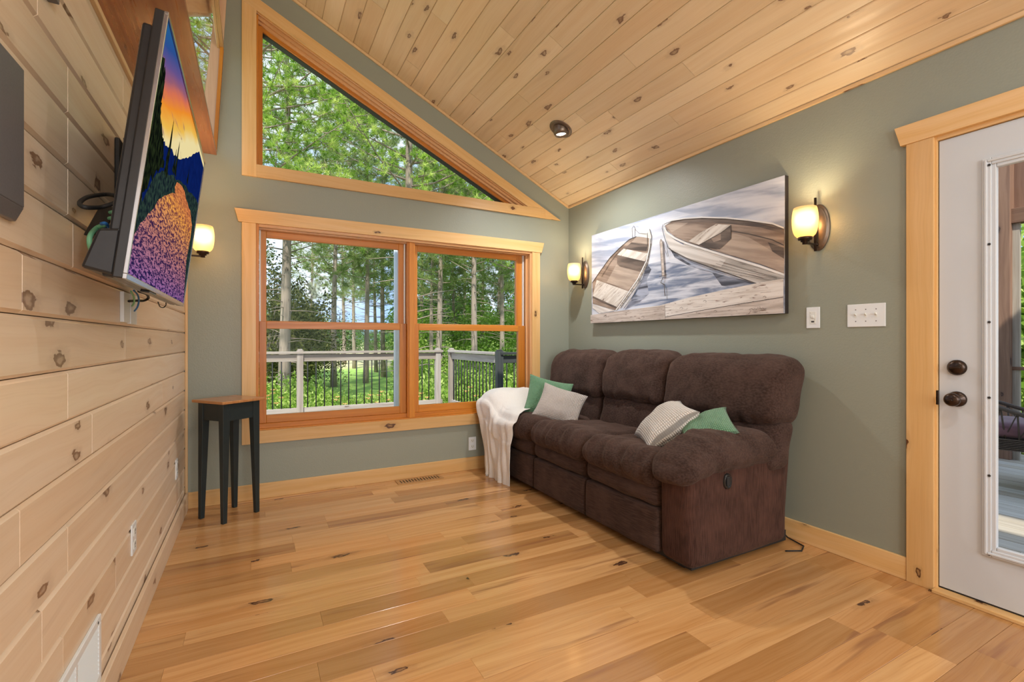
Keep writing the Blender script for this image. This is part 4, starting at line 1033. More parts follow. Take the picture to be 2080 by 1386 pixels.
def pillow(label, mat, cen, ux, uy, size, T_=0.075, seed=0, fold=0.0):
    """square stuffed pillow: ux, uy are the directions of its sides"""
    cen, ux = Vector(cen), Vector(ux).normalized(); uy = Vector(uy); uy = (uy - ux * uy.dot(ux)).normalized(); un = ux.cross(uy)
    n = 28; V = []; UV = []; Fc = []; idx = {}
    def f(t): return math.copysign(abs(t) ** 0.92, t)
    for sd in (1, -1):
        for i in range(n + 1):
            for j in range(n + 1):
                a, b = f(2 * i / n - 1), f(2 * j / n - 1)
                edge = i in (0, n) or j in (0, n)
                if edge and sd < 0: idx[(sd, i, j)] = idx[(1, i, j)]; continue
                k = (1 - abs(a) ** 2.6) * (1 - abs(b) ** 2.6)
                th = T_ * max(0, k) ** 0.62
                ea = a * (1 - 0.10 * (1 - b * b)) ; eb = b * (1 - 0.10 * (1 - a * a))
                p = cen + ux * ea * size[0] * 0.52 + uy * eb * size[1] * 0.52 + un * sd * th
                p += un * sd * 0.006 * mnoise.noise(Vector((a * 3, b * 3, seed + sd))) * (0 if edge else 1)
                p += un * (fold * (a * a - 0.3) + 0.01 * mnoise.noise(Vector((a * 1.3, b * 1.3, seed * 2.0))))
                idx[(sd, i, j)] = len(V); V.append(p); UV.append((a * 0.5 + 0.5 if sd > 0 else 0.5 - a * 0.5, b * 0.5 + 0.5))
    for sd in (1, -1):
        for i in range(n):
            for j in range(n):
                q_ = [idx[(sd, i, j)], idx[(sd, i + 1, j)], idx[(sd, i + 1, j + 1)], idx[(sd, i, j + 1)]]
                Fc.append(q_ if sd > 0 else q_[::-1])
    o = raw('throw_pillow', [p - cen for p in V], Fc, M[mat], None, uvs=UV, subsurf=1)
    o.location = cen
    return tag(o, label, 'pillow')
def d2(u, v, Z, z=None): 
    r = ray(u, v) * Z; return EYEV + r
# ray directions give each pillow a place on the seat
def pil(label, mat, corners, Zs, T_=0.07, seed=0, fold=0):
    """corners: bottom-left, bottom-right, top-right, top-left as (u, v) with depths"""
    P = [d2(u, v, Z) for (u, v), Z in zip(corners, Zs)]
    c = sum(P, Vector()) / 4
    ux = (P[1] - P[0] + P[2] - P[3]) / 2; uy = (P[3] - P[0] + P[2] - P[1]) / 2
    print('PILLOW', label[:24], 'c', [round(x, 3) for x in c], 'sizes', round(ux.length, 3), round(uy.length, 3))
    return pillow(label, mat, c, ux, uy, (ux.length, uy.length), T_, seed, fold)
pil('dark green waffle knit pillow behind the cream one at the far arm', 'green_knit', [(1058, 840), (1150, 872), (1164, 775), (1078, 766)], (3.92, 3.92, 4.03, 4.05), 0.05, 1)
pil('beige waffle knit pillow leaning on the green one at the far end', 'grey_knit', [(1070, 842), (1163, 868), (1201, 811), (1116, 778)], (3.74, 3.66, 3.80, 3.90), 0.06, 2)
pil('white waffle knit pillow between middle seat and near arm', 'cream_knit', [(1322, 918), (1292, 888), (1378, 812), (1416, 838)], (2.62, 2.98, 3.02, 2.66), 0.095, 3)
pil('light green waffle knit pillow partly behind the near arm', 'green_knit', [(1392, 912), (1376, 862), (1472, 818), (1497, 874)], (2.50, 2.80, 2.70, 2.48), 0.045, 4, 0.02)

# ============================================================ THROW BLANKET
def blanket_mat():
    m, nt, bs, out = newmat('white_knit_throw')
    u, v = uvs(nt)
    n = tex(nt, 'ShaderNodeTexNoise', comb(nt, mth(nt, 'MULTIPLY', u, 60), mth(nt, 'MULTIPLY', v, 160)), 1.0, Detail=3).outputs[0]
    nt.links.new(mix(nt, n, (0.74, 0.73, 0.70), (0.86, 0.85, 0.82)), bs.inputs['Base Color'])
    bs.inputs['Roughness'].default_value = 0.95; bs.inputs['Sheen Weight'].default_value = 0.3
    bump(nt, bs, n, 0.6, 0.003)
    return m
M['throw'] = blanket_mat()
bl = thing('throw_blanket', 'white fringed throw blanket draped over the far sofa arm', 'blanket', (1.76, 3.52, 0.5))
nS, nT = 40, 90
def blank(s_, t_):
    # s_: 0 = left edge (over the arm) .. 1 = right edge (over the seat); t_: 0 back .. 1 hem
    yl = 3.845; yr = 3.22 + 0.34 * max(0, 0.40 - t_) / 0.40
    y = yl + (yr - yl) * s_
    # top profile across: arm top down to the seat
    k0 = min(1, max(0, (3.74 - y) / 0.26)); top = 0.680 - 0.125 * k0 * k0 * (3 - 2 * k0)
    L1_ = 0.42; tot = L1_ + 0.62
    d = t_ * tot
    xf = SF - 0.098 + 0.012 * s_
    if d < L1_:
        x = xf + 0.045 + (L1_ - d); z = top + 0.016
        z -= 0.050 * max(0, (d - 0.30) / 0.12) ** 2 * (1 if s_ < 0.5 else 0.6)
    else:
        k = (d - L1_)
        r_ = 0.05
        if k < r_ * 1.57: a = k / r_; x = xf + 0.045 - r_ * math.sin(a) * 0.95; z = top - 0.044 - r_ * (1 - math.cos(a))
        else:
            x = xf - 0.004; z = top - 0.044 - r_ - (k - r_ * 1.57)
            x += 0.012 * min(1, (top - z) / 0.5)
        # narrowing and drifting to the right on the way down
        q_ = min(1, k / 0.6)
        y = y + (3.42 - y) * 0.34 * q_ ** 0.8
    # hanging folds
    fa = min(1, max(0.12, (d - 0.25) / 0.35))
    fold = 0.016 * fa * (math.sin(s_ * 17 + 1.2 * math.sin(t_ * 5) + 0.8) + 0.5 * math.sin(s_ * 31 + t_ * 3))
    if d < L1_: z += fold * 0.4 + 0.014
    else: x -= abs(fold) * 1.1 + 0.004
    n_ = mnoise.noise(Vector((s_ * 4, t_ * 7, 2))) * 0.010
    x -= n_ * (d > L1_); z += n_ * (d <= L1_)
    # crease diagonals from arm to seat
    if d < L1_ + 0.2: x -= 0.010 * math.sin(s_ * 9 + t_ * 16) * (d > L1_ - 0.05)
    hem = 0.035 * math.sin(s_ * 3.0 + 0.6)
    if t_ > 0.8: z -= hem * (t_ - 0.8) / 0.2
    return Vector((x, y, z))
V = []; UV = []
for i in range(nS + 1):
    for j in range(nT + 1):
        V.append(blank(i / nS, j / nT)); UV.append((i / nS * 0.5, j / nT))
Fc = [(i * (nT + 1) + j, i * (nT + 1) + j + 1, (i + 1) * (nT + 1) + j + 1, (i + 1) * (nT + 1) + j) for i in range(nS) for j in range(nT)]
raw('cloth', V, Fc, M['throw'], bl, uvs=UV, solid=0.006, subsurf=1)
q = MB()
for k in range(56):
    s_ = (k + 0.5) / 56; p = blank(s_, 1.0); rr = random.Random(k)
    q.tube([p + Vector((0, 0, 0.012)), p + Vector((rr.uniform(-.006, .006), rr.uniform(-.006, .006), -0.022)), p + Vector((rr.uniform(-.01, .01), rr.uniform(-.012, .012), -0.045 - rr.uniform(0, 0.012)))], [0.0042, 0.003, 0.0015], 5)
q.build('fringe', M['throw'], bl, smooth=True)

# ============================================================ BOAT PAINTING
PX = RX - 0.036
pt_ = thing('boat_painting', 'wide canvas painting of two old rowing boats at a dock', 'painting', (RX, 2.59, 1.70))
pa, pb, pz0, pz1 = 1.676, 3.478, 1.300, 2.104
q = MB(); q.box(PX, RX - 0.002, pa, pb, pz0, pz1); q.build('canvas', M['canvas_edge'], pt_, bevel=0.002)
def paint(name, c1, c2, su=2.0, sv=40.0, lo=0.35, hi=0.65, rot=0.0, c3=None, d=0.0):
    m, nt, bs, out = newmat(name)
    u, v = uvs(nt)
    cr, sr = math.cos(rot), math.sin(rot)
    uu = mth(nt, 'ADD', mth(nt, 'MULTIPLY', u, cr), mth(nt, 'MULTIPLY', v, sr)); vv = mth(nt, 'SUBTRACT', mth(nt, 'MULTIPLY', v, cr), mth(nt, 'MULTIPLY', u, sr))
    n = tex(nt, 'ShaderNodeTexNoise', comb(nt, mth(nt, 'MULTIPLY', uu, su), mth(nt, 'MULTIPLY', vv, sv)), 1.0, Detail=5, Distortion=d).outputs[0]
    c = mix(nt, ramp(nt, n, lo, hi), c1, c2)
    if c3:
        n2 = tex(nt, 'ShaderNodeTexNoise', comb(nt, mth(nt, 'MULTIPLY', uu, su * 3 + 1), mth(nt, 'MULTIPLY', vv, sv * 2.2), 4.0), 1.0, Detail=3, Distortion=0.8).outputs[0]
        c = mix(nt, ramp(nt, n2, 0.60, 0.70), c, c3)
    nt.links.new(c, bs.inputs['Base Color']); bs.inputs['Roughness'].default_value = 0.6
    return m
PM = dict(
    water=paint('painted_water', (0.33, 0.39, 0.53), (0.70, 0.74, 0.84), 2.2, 16, 0.36, 0.66, 0.12, d=0.3),
    pale=paint('painted_pale_water', (0.55, 0.61, 0.74), (0.76, 0.80, 0.89), 2.2, 18, 0.35, 0.62, 0.0, d=0.3),
    deep=paint('painted_dark_water', (0.05, 0.06, 0.09), (0.40, 0.45, 0.58), 3.0, 22, 0.38, 0.66, 0.0, d=0.6),
    mid=paint('painted_mid_water', (0.16, 0.21, 0.33), (0.66, 0.71, 0.82), 3.0, 24, 0.36, 0.64, 0.0, d=0.6),
    dock=paint('painted_dock', (0.46, 0.40, 0.36), (0.66, 0.60, 0.56), 4, 50, 0.35, 0.62, -0.02, (0.20, 0.14, 0.11)),
    dock_l=paint('painted_dock_light', (0.62, 0.57, 0.53), (0.80, 0.77, 0.74), 4, 45, 0.3, 0.6, -0.02, (0.28, 0.21, 0.18)),
    hull=paint('painted_hull', (0.30, 0.28, 0.26), (0.66, 0.64, 0.62), 2.0, 45, 0.35, 0.65, 0.35, (0.14, 0.12, 0.11)),
    hull_l=paint('painted_light_hull', (0.60, 0.58, 0.56), (0.78, 0.77, 0.76), 2.0, 45, 0.35, 0.65, 0.35),
    inner=paint('painted_boat_inside', (0.20, 0.145, 0.115), (0.42, 0.33, 0.27), 3, 26, 0.35, 0.65, 0.25),
    floor_=paint('painted_boat_floor', (0.36, 0.285, 0.235), (0.52, 0.43, 0.36), 3, 26, 0.35, 0.65, 0.25),
    shade=paint('painted_boat_shade', (0.07, 0.055, 0.05), (0.20, 0.155, 0.13), 3, 26, 0.35, 0.65, 0.2),
    seat=paint('painted_thwart', (0.58, 0.53, 0.48), (0.78, 0.75, 0.71), 4, 40, 0.35, 0.6, -0.5, (0.22, 0.16, 0.13)),
    line=paint('painted_line', (0.06, 0.05, 0.045), (0.10, 0.085, 0.075)),
    white=paint('painted_white', (0.78, 0.79, 0.80), (0.84, 0.85, 0.86)))
def pc_(a, b): p = onx(1190 + a / 4.2, 340 + b / 4.2, PX); return (p.y, p.z)
PLAY = [0]
def pp(mat, pts, raw_yz=False, name='p'):
    PLAY[0] += 1; x = PX - 0.0006 - 0.00025 * PLAY[0]
    L = [(y, z) for y, z in pts] if raw_yz else [pc_(a, b) for a, b in pts]
    L = [(min(max(y, pa + 0.001), pb - 0.001), min(max(z, pz0 + 0.001), pz1 - 0.001)) for y, z in L]
    me = bpy.data.meshes.new('t'); me.from_pydata([(x, y, z) for y, z in L], [], [tuple(range(len(L)))])
    me.materials.append(PM[mat]); l = me.uv_layers.new(name='UVMap'); l.data.foreach_set('uv', np.array([(L[me.loops[i].vertex_index][0], L[me.loops[i].vertex_index][1]) for i in range(len(me.loops))]).ravel())
    o = bpy.data.objects.new('t', me); return o
def stroke(mat, pts, w):
    L = [pc_(a, b) for a, b in pts]; up = []; dn = []
    for i, (y, z) in enumerate(L):
        y0, z0 = L[max(i - 1, 0)]; y1, z1 = L[min(i + 1, len(L) - 1)]; dy, dz = y1 - y0, z1 - z0; l = math.hypot(dy, dz) or 1
        up.append((y - dz / l * w / 2, z + dy / l * w / 2)); dn.append((y + dz / l * w / 2, z - dy / l * w / 2))
    return pp(mat, up + dn[::-1], True)
E1 = [] ; A = E1.append
A(pp('water', [(pa, pz0), (pb, pz0), (pb, pz1), (pa, pz1)], True))
A(pp('pale', [(55, 1270), (60, 1100), (520, 560), (420, 480), (750, 370), (1000, 420), (660, 520), (760, 760), (900, 850), (1100, 1040), (640, 1180), (280, 1230)]))
A(pp('mid', [(520, 830), (640, 800), (830, 830), (1100, 900), (1420, 990), (1100, 1070), (640, 1190), (330, 1230), (450, 1000)]))
A(pp('deep', [(710, 680), (820, 780), (950, 860), (1200, 930), (1470, 985), (1300, 1030), (1160, 1010), (1080, 900), (900, 850), (760, 770)]))
A(pp('deep', [(525, 830), (560, 870), (520, 960), (540, 1080), (440, 1170), (330, 1220), (430, 1080), (490, 930)]))
# far boat (left)
A(pp('hull', [(555, 600), (562, 660), (528, 830), (440, 1010), (300, 1200), (255, 1225), (330, 1120), (440, 960), (520, 810), (548, 690)]))
A(pp('inner', [(435, 592), (558, 602), (545, 700), (520, 810), (440, 960), (330, 1120), (258, 1222), (60, 1165), (58, 980), (130, 880), (210, 770), (290, 690), (370, 620)]))
A(pp('floor_', [(262, 830), (300, 850), (490, 900), (360, 1050), (180, 980)]))
A(pp('shade', [(390, 642), (530, 660), (520, 718), (330, 694)]))
A(pp('shade', [(272, 750), (515, 800), (478, 890), (290, 845), (268, 820)]))
A(pp('floor_', [(435, 595), (500, 596), (555, 604), (545, 655), (390, 640)]))
A(pp('seat', [(325, 694), (540, 738), (505, 803), (270, 748)]))
A(pp('seat', [(95, 962), (365, 1058), (265, 1195), (62, 1098)]))
A(pp('shade', [(60, 1098), (268, 1192), (258, 1205), (60, 1112)]))
A(pp('hull_l', [(60, 1170), (255, 1222), (120, 1248), (60, 1200)]))
A(pp('hull_l', [(430, 590), (500, 540), (548, 528), (565, 580), (560, 610), (500, 598)]))
A(stroke('white', [(552, 600), (545, 690), (520, 800), (445, 955), (335, 1115), (258, 1222)], 0.010))
A(stroke('line', [(435, 590), (370, 618), (290, 690), (210, 770), (130, 880), (58, 985)], 0.005))
A(stroke('line', [(400, 600), (398, 520), (412, 500), (424, 520), (420, 590)], 0.004)); A(stroke('line', [(424, 530), (460, 565), (525, 570)], 0.003))
A(stroke('line', [(548, 528), (566, 590), (560, 660), (530, 820), (440, 1015), (300, 1200)], 0.005))
A(stroke('line', [(300, 700), (220, 800), (140, 930)], 0.004)); A(stroke('line', [(530, 560), (530, 720)], 0.004))
A(stroke('hull_l', [(470, 980), (400, 1100), (320, 1200)], 0.006)); A(stroke('line', [(480, 960), (410, 1090), (330, 1200)], 0.004))
# near boat (right)
A(pp('hull_l', [(665, 500), (680, 520), (760, 620), (850, 680), (1000, 720), (1040, 790), (900, 790), (720, 690), (690, 620)]))
A(pp('hull', [(850, 640), (1050, 710), (1250, 770), (1500, 850), (1745, 925), (1745, 948), (1650, 960), (1470, 992), (1300, 930), (1100, 860), (900, 790), (800, 740)]))
A(pp('hull_l', [(672, 520), (760, 620), (870, 680), (1080, 750), (1200, 790), (1160, 850), (1000, 810), (860, 770), (730, 700)]))
A(pp('inner', [(680, 500), (740, 462), (850, 445), (1000, 436), (1200, 442), (1400, 462), (1600, 492), (1742, 520), (1742, 905), (1500, 830), (1250, 755), (1050, 695), (860, 635), (760, 590), (700, 540)]))
A(pp('floor_', [(690, 500), (760, 478), (880, 475), (740, 555)]))
A(pp('floor_', [(1250, 560), (1400, 600), (1742, 770), (1742, 895), (1500, 825), (1240, 745), (1120, 700), (1240, 620)]))
A(pp('shade', [(740, 462), (850, 445), (1000, 436), (1200, 442), (1400, 462), (1742, 520), (1742, 560), (1500, 515), (1250, 485), (1000, 470), (850, 475)]))
A(pp('inner', [(1250, 500), (1500, 530), (1742, 580), (1742, 650), (1500, 590), (1250, 540)]))
A(pp('shade', [(1560, 640), (1742, 680), (1742, 775), (1600, 720)])); A(stroke('line', [(1250, 545), (1400, 570), (1600, 620), (1742, 660)], 0.006))
A(pp('shade', [(1060, 560), (1245, 505), (1245, 615), (1150, 700), (1040, 690), (980, 662)])); A(pp('inner', [(1060, 590), (1160, 560), (1160, 620), (1100, 640)]))
A(pp('seat', [(1120, 485), (1245, 495), (1160, 560), (975, 662), (885, 632), (985, 560)]))
A(stroke('line', [(1245, 497), (1160, 562), (975, 664)], 0.005)); A(stroke('line', [(1246, 497), (1246, 610)], 0.005))
A(stroke('white', [(676, 515), (700, 560), (765, 605), (860, 648), (1050, 710), (1250, 772), (1500, 848), (1742, 912)], 0.014))
A(stroke('white', [(680, 495), (740, 455), (850, 438), (1000, 429), (1200, 434), (1400, 452), (1600, 482), (1742, 510)], 0.010))
A(stroke('line', [(668, 490), (660, 520), (680, 600), (712, 690), (800, 745), (900, 795), (1100, 868), (1300, 935), (1470, 995)], 0.005))
A(stroke('line', [(676, 488), (740, 462), (850, 445), (1000, 436), (1200, 442), (1400, 462), (1600, 492), (1742, 520)], 0.004))
for k in range(4): A(stroke('line', [(1150 - k * 30, 800 + k * 22), (1300, 850 + k * 22), (1500, 905 + k * 16), (1640, 940 + k * 8)], 0.002))
# mooring post and its broken reflection
A(pp('dock', [(642, 625), (652, 612), (662, 625), (682, 930), (660, 935)])); A(stroke('line', [(660, 930), (642, 640), (650, 614)], 0.003)); A(stroke('line', [(654, 614), (680, 690), (708, 765)], 0.003)); A(stroke('line', [(716, 762), (702, 670)], 0.003))
A(stroke('line', [(670, 940), (650, 985), (685, 1005), (682, 1060), (688, 1100)], 0.007)); A(stroke('line', [(636, 934), (705, 918)], 0.004))
# dock
A(pp('dock_l', [(50, 1270), (280, 1228), (640, 1180), (900, 1110), (1200, 1045), (1500, 985), (1750, 945), (1752, 1110), (1300, 1190), (690, 1290), (50, 1340)]))
A(pp('dock', [(50, 1262), (280, 1228), (685, 1180), (690, 1312), (50, 1345)]))
A(pp('dock', [(690, 1275), (1200, 1190), (1750, 1105), (1760, 1275), (690, 1320)]))
A(stroke('line', [(690, 1278), (1000, 1222), (1300, 1172), (1550, 1132), (1750, 1105)], 0.004))
A(stroke('line', [(686, 1175), (690, 1310)], 0.002))
for (a_, b_) in ((1030, 1140), (1540, 1105), (500, 1275), (830, 1200), (1120, 1225), (180, 1270)): A(stroke('line', [(a_ - 16, b_ + 4), (a_, b_ - 5), (a_ + 14, b_ + 5), (a_ + 2, b_ + 12)], 0.0025))
# the small scrawled signature
A(stroke('line', [(1400, 1255), (1425, 1225), (1408, 1215), (1430, 1205), (1445, 1220), (1455, 1205), (1470, 1218), (1485, 1190), (1492, 1215), (1500, 1185), (1508, 1212), (1525, 1200), (1540, 1212), (1555, 1205)], 0.0022))
# merge the paint layers into one sheet on the canvas
vs = []; fs = []; mi = []; uv_ = []; mats = []
for o in E1:
    me = o.data; b = len(vs); vs += [v.co.copy() for v in me.vertices]; mt = me.materials[0]
    if mt not in mats: mats.append(mt)
    for p_ in me.polygons:
        fs.append([b + i for i in p_.vertices]); mi.append(mats.index(mt)); uv_ += [tuple(me.uv_layers[0].data[l].uv) for l in p_.loop_indices]
    bpy.data.objects.remove(o); bpy.data.meshes.remove(me)
off = ORG[pt_.name]
me = bpy.data.meshes.new('painted_surface'); me.from_pydata([tuple(v - off) for v in vs], [], fs)
for mt in mats: me.materials.append(mt)
me.polygons.foreach_set('material_index', mi); l = me.uv_layers.new(name='UVMap'); l.data.foreach_set('uv', np.array(uv_).ravel())
o = bpy.data.objects.new('painted_surface', me); link(o); o.parent = pt_
# ============================================================ OUTSIDE: DECK AND RAILINGS
GZ = -1.35
ed = [0.0]
while ed[-1] < 3.95: ed.append(ed[-1] + 0.14)
mb = MB(); planks(mb, (-4.0, 4.06, -0.03), (1, 0, 0), (0, 1, 0), (0, 0, 1), 6.74, ed[:28], rand_joints(2, 6.7, 2, 4), bev=0.004, gap=0.002, thick=0.03)
struct(mb.build('deck_floor', M['deck']))
ed2 = [0.14 * k for k in range(31)]
mb = MB(); planks(mb, (2.90, -3.0, -0.03), (0, 1, 0), (1, 0, 0), (0, 0, 1), 7.0, [0.14 * k for k in range(30)], rand_joints(2, 6.7, 2, 4), bev=0.004, gap=0.002, thick=0.03)
struct(mb.build('porch_floor', M['deck']))
RT = 0.986
def post(q, x, y, w=0.088, top=RT + 0.035, z0=-0.3):
    h = w / 2; q.box(x - h, x + h, y - h, y + h, z0, top - 0.02, (0, 0, 1))
    q.prism([(x - h, y - h, top - 0.02), (x + h, y - h, top - 0.02), (x + h - 0.014, y - h + 0.014, top), (x - h + 0.014, y - h + 0.014, top)], (0, 0, 0.0001)) if False else q.box(x - h + 0.012, x + h - 0.012, y - h + 0.012, y + h - 0.012, top - 0.02, top, (0, 0, 1))
def railing(label, p0, p1, posts, mat, nb, hide=()):
    p0, p1 = Vector(p0), Vector(p1); d = (p1 - p0).normalized(); L = (p1 - p0).length; c = Vector((-d.y, d.x, 0))
    r = thing('deck_railing', label, 'railing', (p0 + p1) / 2)
    def bar(q, z0, z1, w, a=0.0, b=None):
        b = L if b is None else b
        A0, A1 = p0 + d * a, p0 + d * b
        q.prism([A0 + c * w / 2 + Vector((0, 0, z0)), A0 - c * w / 2 + Vector((0, 0, z0)), A0 - c * w / 2 + Vector((0, 0, z1)), A0 + c * w / 2 + Vector((0, 0, z1))], d * (b - a), d)
    q = MB(); bar(q, RT - 0.035, RT, 0.13); q.build('top_rail', mat, r, bevel=0.003)
    q = MB(); bar(q, RT - 0.150, RT - 0.045, 0.035); q.build('upper_rail', mat, r, bevel=0.003)
    q = MB(); bar(q, 0.045, 0.150, 0.035); q.build('bottom_rail', mat, r, bevel=0.003)
    for t in posts:
        q = MB(); P = p0 + d * t; post(q, P.x, P.y); q.build('post', mat, r, bevel=0.003)
    n = int(L / 0.115)
    for k in range(1, n):
        t = k * L / n
        if any(abs(t - pt) < 0.06 for pt in posts): continue
        P = p0 + d * t; q = MB(); q.tube([P + Vector((0, 0, 0.12)), P + Vector((0, 0, RT - 0.06))], 0.0095, 6); q.build('baluster', M['black_matt'], r, smooth=True)
    return r
railing('long weathered grey deck railing with black balusters facing the meadow', (-1.9, 7.70, 0), (2.80, 7.70, 0), (0.4, 2.48, 4.62), M['rail'], 30)
railing('short weathered deck railing turning back toward the house at the corner', (2.93, 7.62, 0), (2.93, 5.86, 0), (0.02,), M['rail'], 15)
railing('shaded deck railing section on the right edge of the window view', (2.93, 5.80, 0), (5.6, 5.80, 0), (0.0, 2.0), M['rail_shaded'], 15)
q = MB(); p = atZ(805, 5.2); q.tube([(p.x, p.y, -0.05), (p.x, p.y, 2.35)], 0.027, 14); tag(q.build('porch_pole', M['pale_pole'], smooth=True, origin=(p.x, p.y, -0.05)), 'pale round metal pole outside, left of the window mullion', 'pole')

# ============================================================ PORCH BEYOND THE DOOR
def atx(u, x, z=0): r = ray(u, CYP); t = x / r.x; return Vector((x, r.y * t, z))
pw = struct(thing('trim_6', None, None, (7.1, 1.5, 0)))
# board wall / gable above the opening, post and window-like openings of the screen porch
px_ = 6.6
def yof(u): return atx(u, px_).y
def zof(u, v): return onx(u, v, px_).z
ya1, ya2 = yof(2058), yof(2026)
q = MB()
for k in range(14):
    yy = 4.0 - k * 0.36
    q.box(px_ + 0.02, px_ + 0.05, yy - 0.35, yy, zof(2060, 440), 3.3, (0, 0, 1))
q.build('gable_boards', M['porch_wood'], pw, bevel=0.006)
for (b0, b1) in ((yof(2058), yof(2026)), (-1.2, -1.0)):
    q = MB(); q.box(px_ - 0.08, px_ + 0.08, b0, b1, -0.03, 3.0 if b0 > 0 else 3.0, (0, 0, 1)); q.build('porch_post', M['porch_wood'], pw, bevel=0.004)
q = MB(); q.box(px_ - 0.05, px_ + 0.06, -3, 4.0, zof(2060, 455), zof(2060, 425), (0, 1, 0)); q.box(px_ - 0.03, px_ + 0.03, -3, 4.0, zof(2060, 752), zof(2060, 745), (0, 1, 0)); q.build('porch_beam', M['porch_wood'], pw, bevel=0.004)
q = MB(); q.box(px_ - 0.02, px_ + 0.02, ya1 - 0.05, ya1, -0.03, zof(2060, 450), (0, 0, 1)); q.build('post_edge', M['deck'], pw)
q = MB(); q.box(px_ - 0.02, px_ + 0.02, ya2, ya2 + 1.6, -0.03, 3.0, (0, 0, 1)); q.build('porch_wall', M['porch_wood'], pw)
q = MB(); q.box(3.0, 7.6, -4, 0.35, 3.25, 3.3); q.build('sun_block_roof', M['porch_wood'], pw)  # unseen partial roof added to keep sun off the porch floor
# wicker chair with plum cushion
wc_p = onz(2090, 985, 0)
wc = thing('wicker_chair', 'wicker porch chair with plum seat cushion seen through the door glass', 'chair', (wc_p.x, wc_p.y, 0), (0, 0, R(20)))
M['wicker'] = plain('dark_wicker', (0.10, 0.075, 0.06), 0.7, vary=0.5, scale=120, bstr=0.8)
M['plum'] = plain('plum_cushion', (0.20, 0.10, 0.125), 0.9, vary=0.2, sheen=0.3)
ORG[wc.name] = Vector((0, 0, 0))
q = MB()
for k in range(7): q.box(-0.30, 0.30, -0.30, 0.30, 0.30 + k * 0.013, 0.308 + k * 0.013)
q.build('seat_weave', M['wicker'], wc)
q = MB()
for sx_ in (-0.28, 0.28):
    for sy_ in (-0.28, 0.28): q.tube([(sx_, sy_, 0), (sx_ * 0.96, sy_ * 0.96, 0.36)], 0.018, 8)
q.build('legs', M['wicker'], wc, smooth=True)
q = MB()
for a_ in range(0, 181, 15):
    aa = R(a_); q.tube([(0.30 * math.cos(aa), 0.30 * math.sin(aa), 0.38), (0.36 * math.cos(aa), 0.36 * math.sin(aa), 0.56 + 0.13 * math.sin(aa))], 0.006, 6)
q.tube([(0.36 * math.cos(R(t)), 0.36 * math.sin(R(t)), 0.56 + 0.13 * math.sin(R(t))) for t in range(-10, 191, 10)], 0.016, 8)
for a_ in range(0, 180, 15):
    q.tube([(0.30 * math.cos(R(a_)), 0.30 * math.sin(R(a_)), 0.40), (0.36 * math.cos(R(a_ + 15)), 0.36 * math.sin(R(a_ + 15)), 0.56 + 0.13 * math.sin(R(a_ + 15)))], 0.004, 5)
q.build('woven_back', M['wicker'], wc, smooth=True)
softbox('seat_cushion', M['plum'], wc, (-0.28, -0.29, 0.395), (0.28, 0.26, 0.50), 0.045, (10, 10, 5), (0, 0, 0.02), None, 0.003)

# ============================================================ VEGETATION
def leaf_mat(name, stops, trans=0.45, rough=0.6):
    m = bpy.data.materials.new(name); m.use_nodes = True; nt = m.node_tree; nt.nodes.clear()
    out = nt.nodes.new('ShaderNodeOutputMaterial'); d = nt.nodes.new('ShaderNodeBsdfDiffuse'); t = nt.nodes.new('ShaderNodeBsdfTranslucent'); mx = nt.nodes.new('ShaderNodeMixShader')
    c = ramp_col(nt, attr(nt), stops)
    nt.links.new(c, d.inputs[0]); nt.links.new(c, t.inputs[0]); mx.inputs[0].default_value = trans
    nt.links.new(d.outputs[0], mx.inputs[1]); nt.links.new(t.outputs[0], mx.inputs[2]); nt.links.new(mx.outputs[0], out.inputs[0])
    return m
M['needles'] = leaf_mat('pine_needles', [(0, (0.10, 0.24, 0.04)), (0.45, (0.38, 0.58, 0.09)), (0.85, (0.72, 0.84, 0.26)), (1.0, (0.66, 0.66, 0.26))])
M['needles_far'] = leaf_mat('far_pine_needles', [(0, (0.13, 0.19, 0.06)), (0.5, (0.27, 0.38, 0.12)), (0.88, (0.46, 0.54, 0.22)), (1.0, (0.50, 0.32, 0.18))])
M['dark_leaf'] = leaf_mat('dark_brush', [(0, (0.045, 0.055, 0.02)), (0.6, (0.13, 0.15, 0.045)), (1.0, (0.34, 0.33, 0.11))])
M['leaf'] = leaf_mat('bright_leaves', [(0, (0.14, 0.27, 0.035)), (0.5, (0.35, 0.52, 0.09)), (1.0, (0.66, 0.76, 0.26))], 0.5)
M['leaf_far'] = leaf_mat('far_leaves', [(0, (0.08, 0.17, 0.05)), (0.5, (0.17, 0.32, 0.09)), (1.0, (0.34, 0.50, 0.16))], 0.4)
M['bark'] = wood('pine_bark', (0.42, 0.35, 0.29), (0.26, 0.21, 0.175), dark=(0.10, 0.07, 0.06), knots=0.3, kd=(3, 6), rough=0.95, vary=0.2, streak=0.5, grain=0.7, bmp=0.6)
M['petal'] = plain('orange_petals', (0.90, 0.50, 0.20), 0.7)
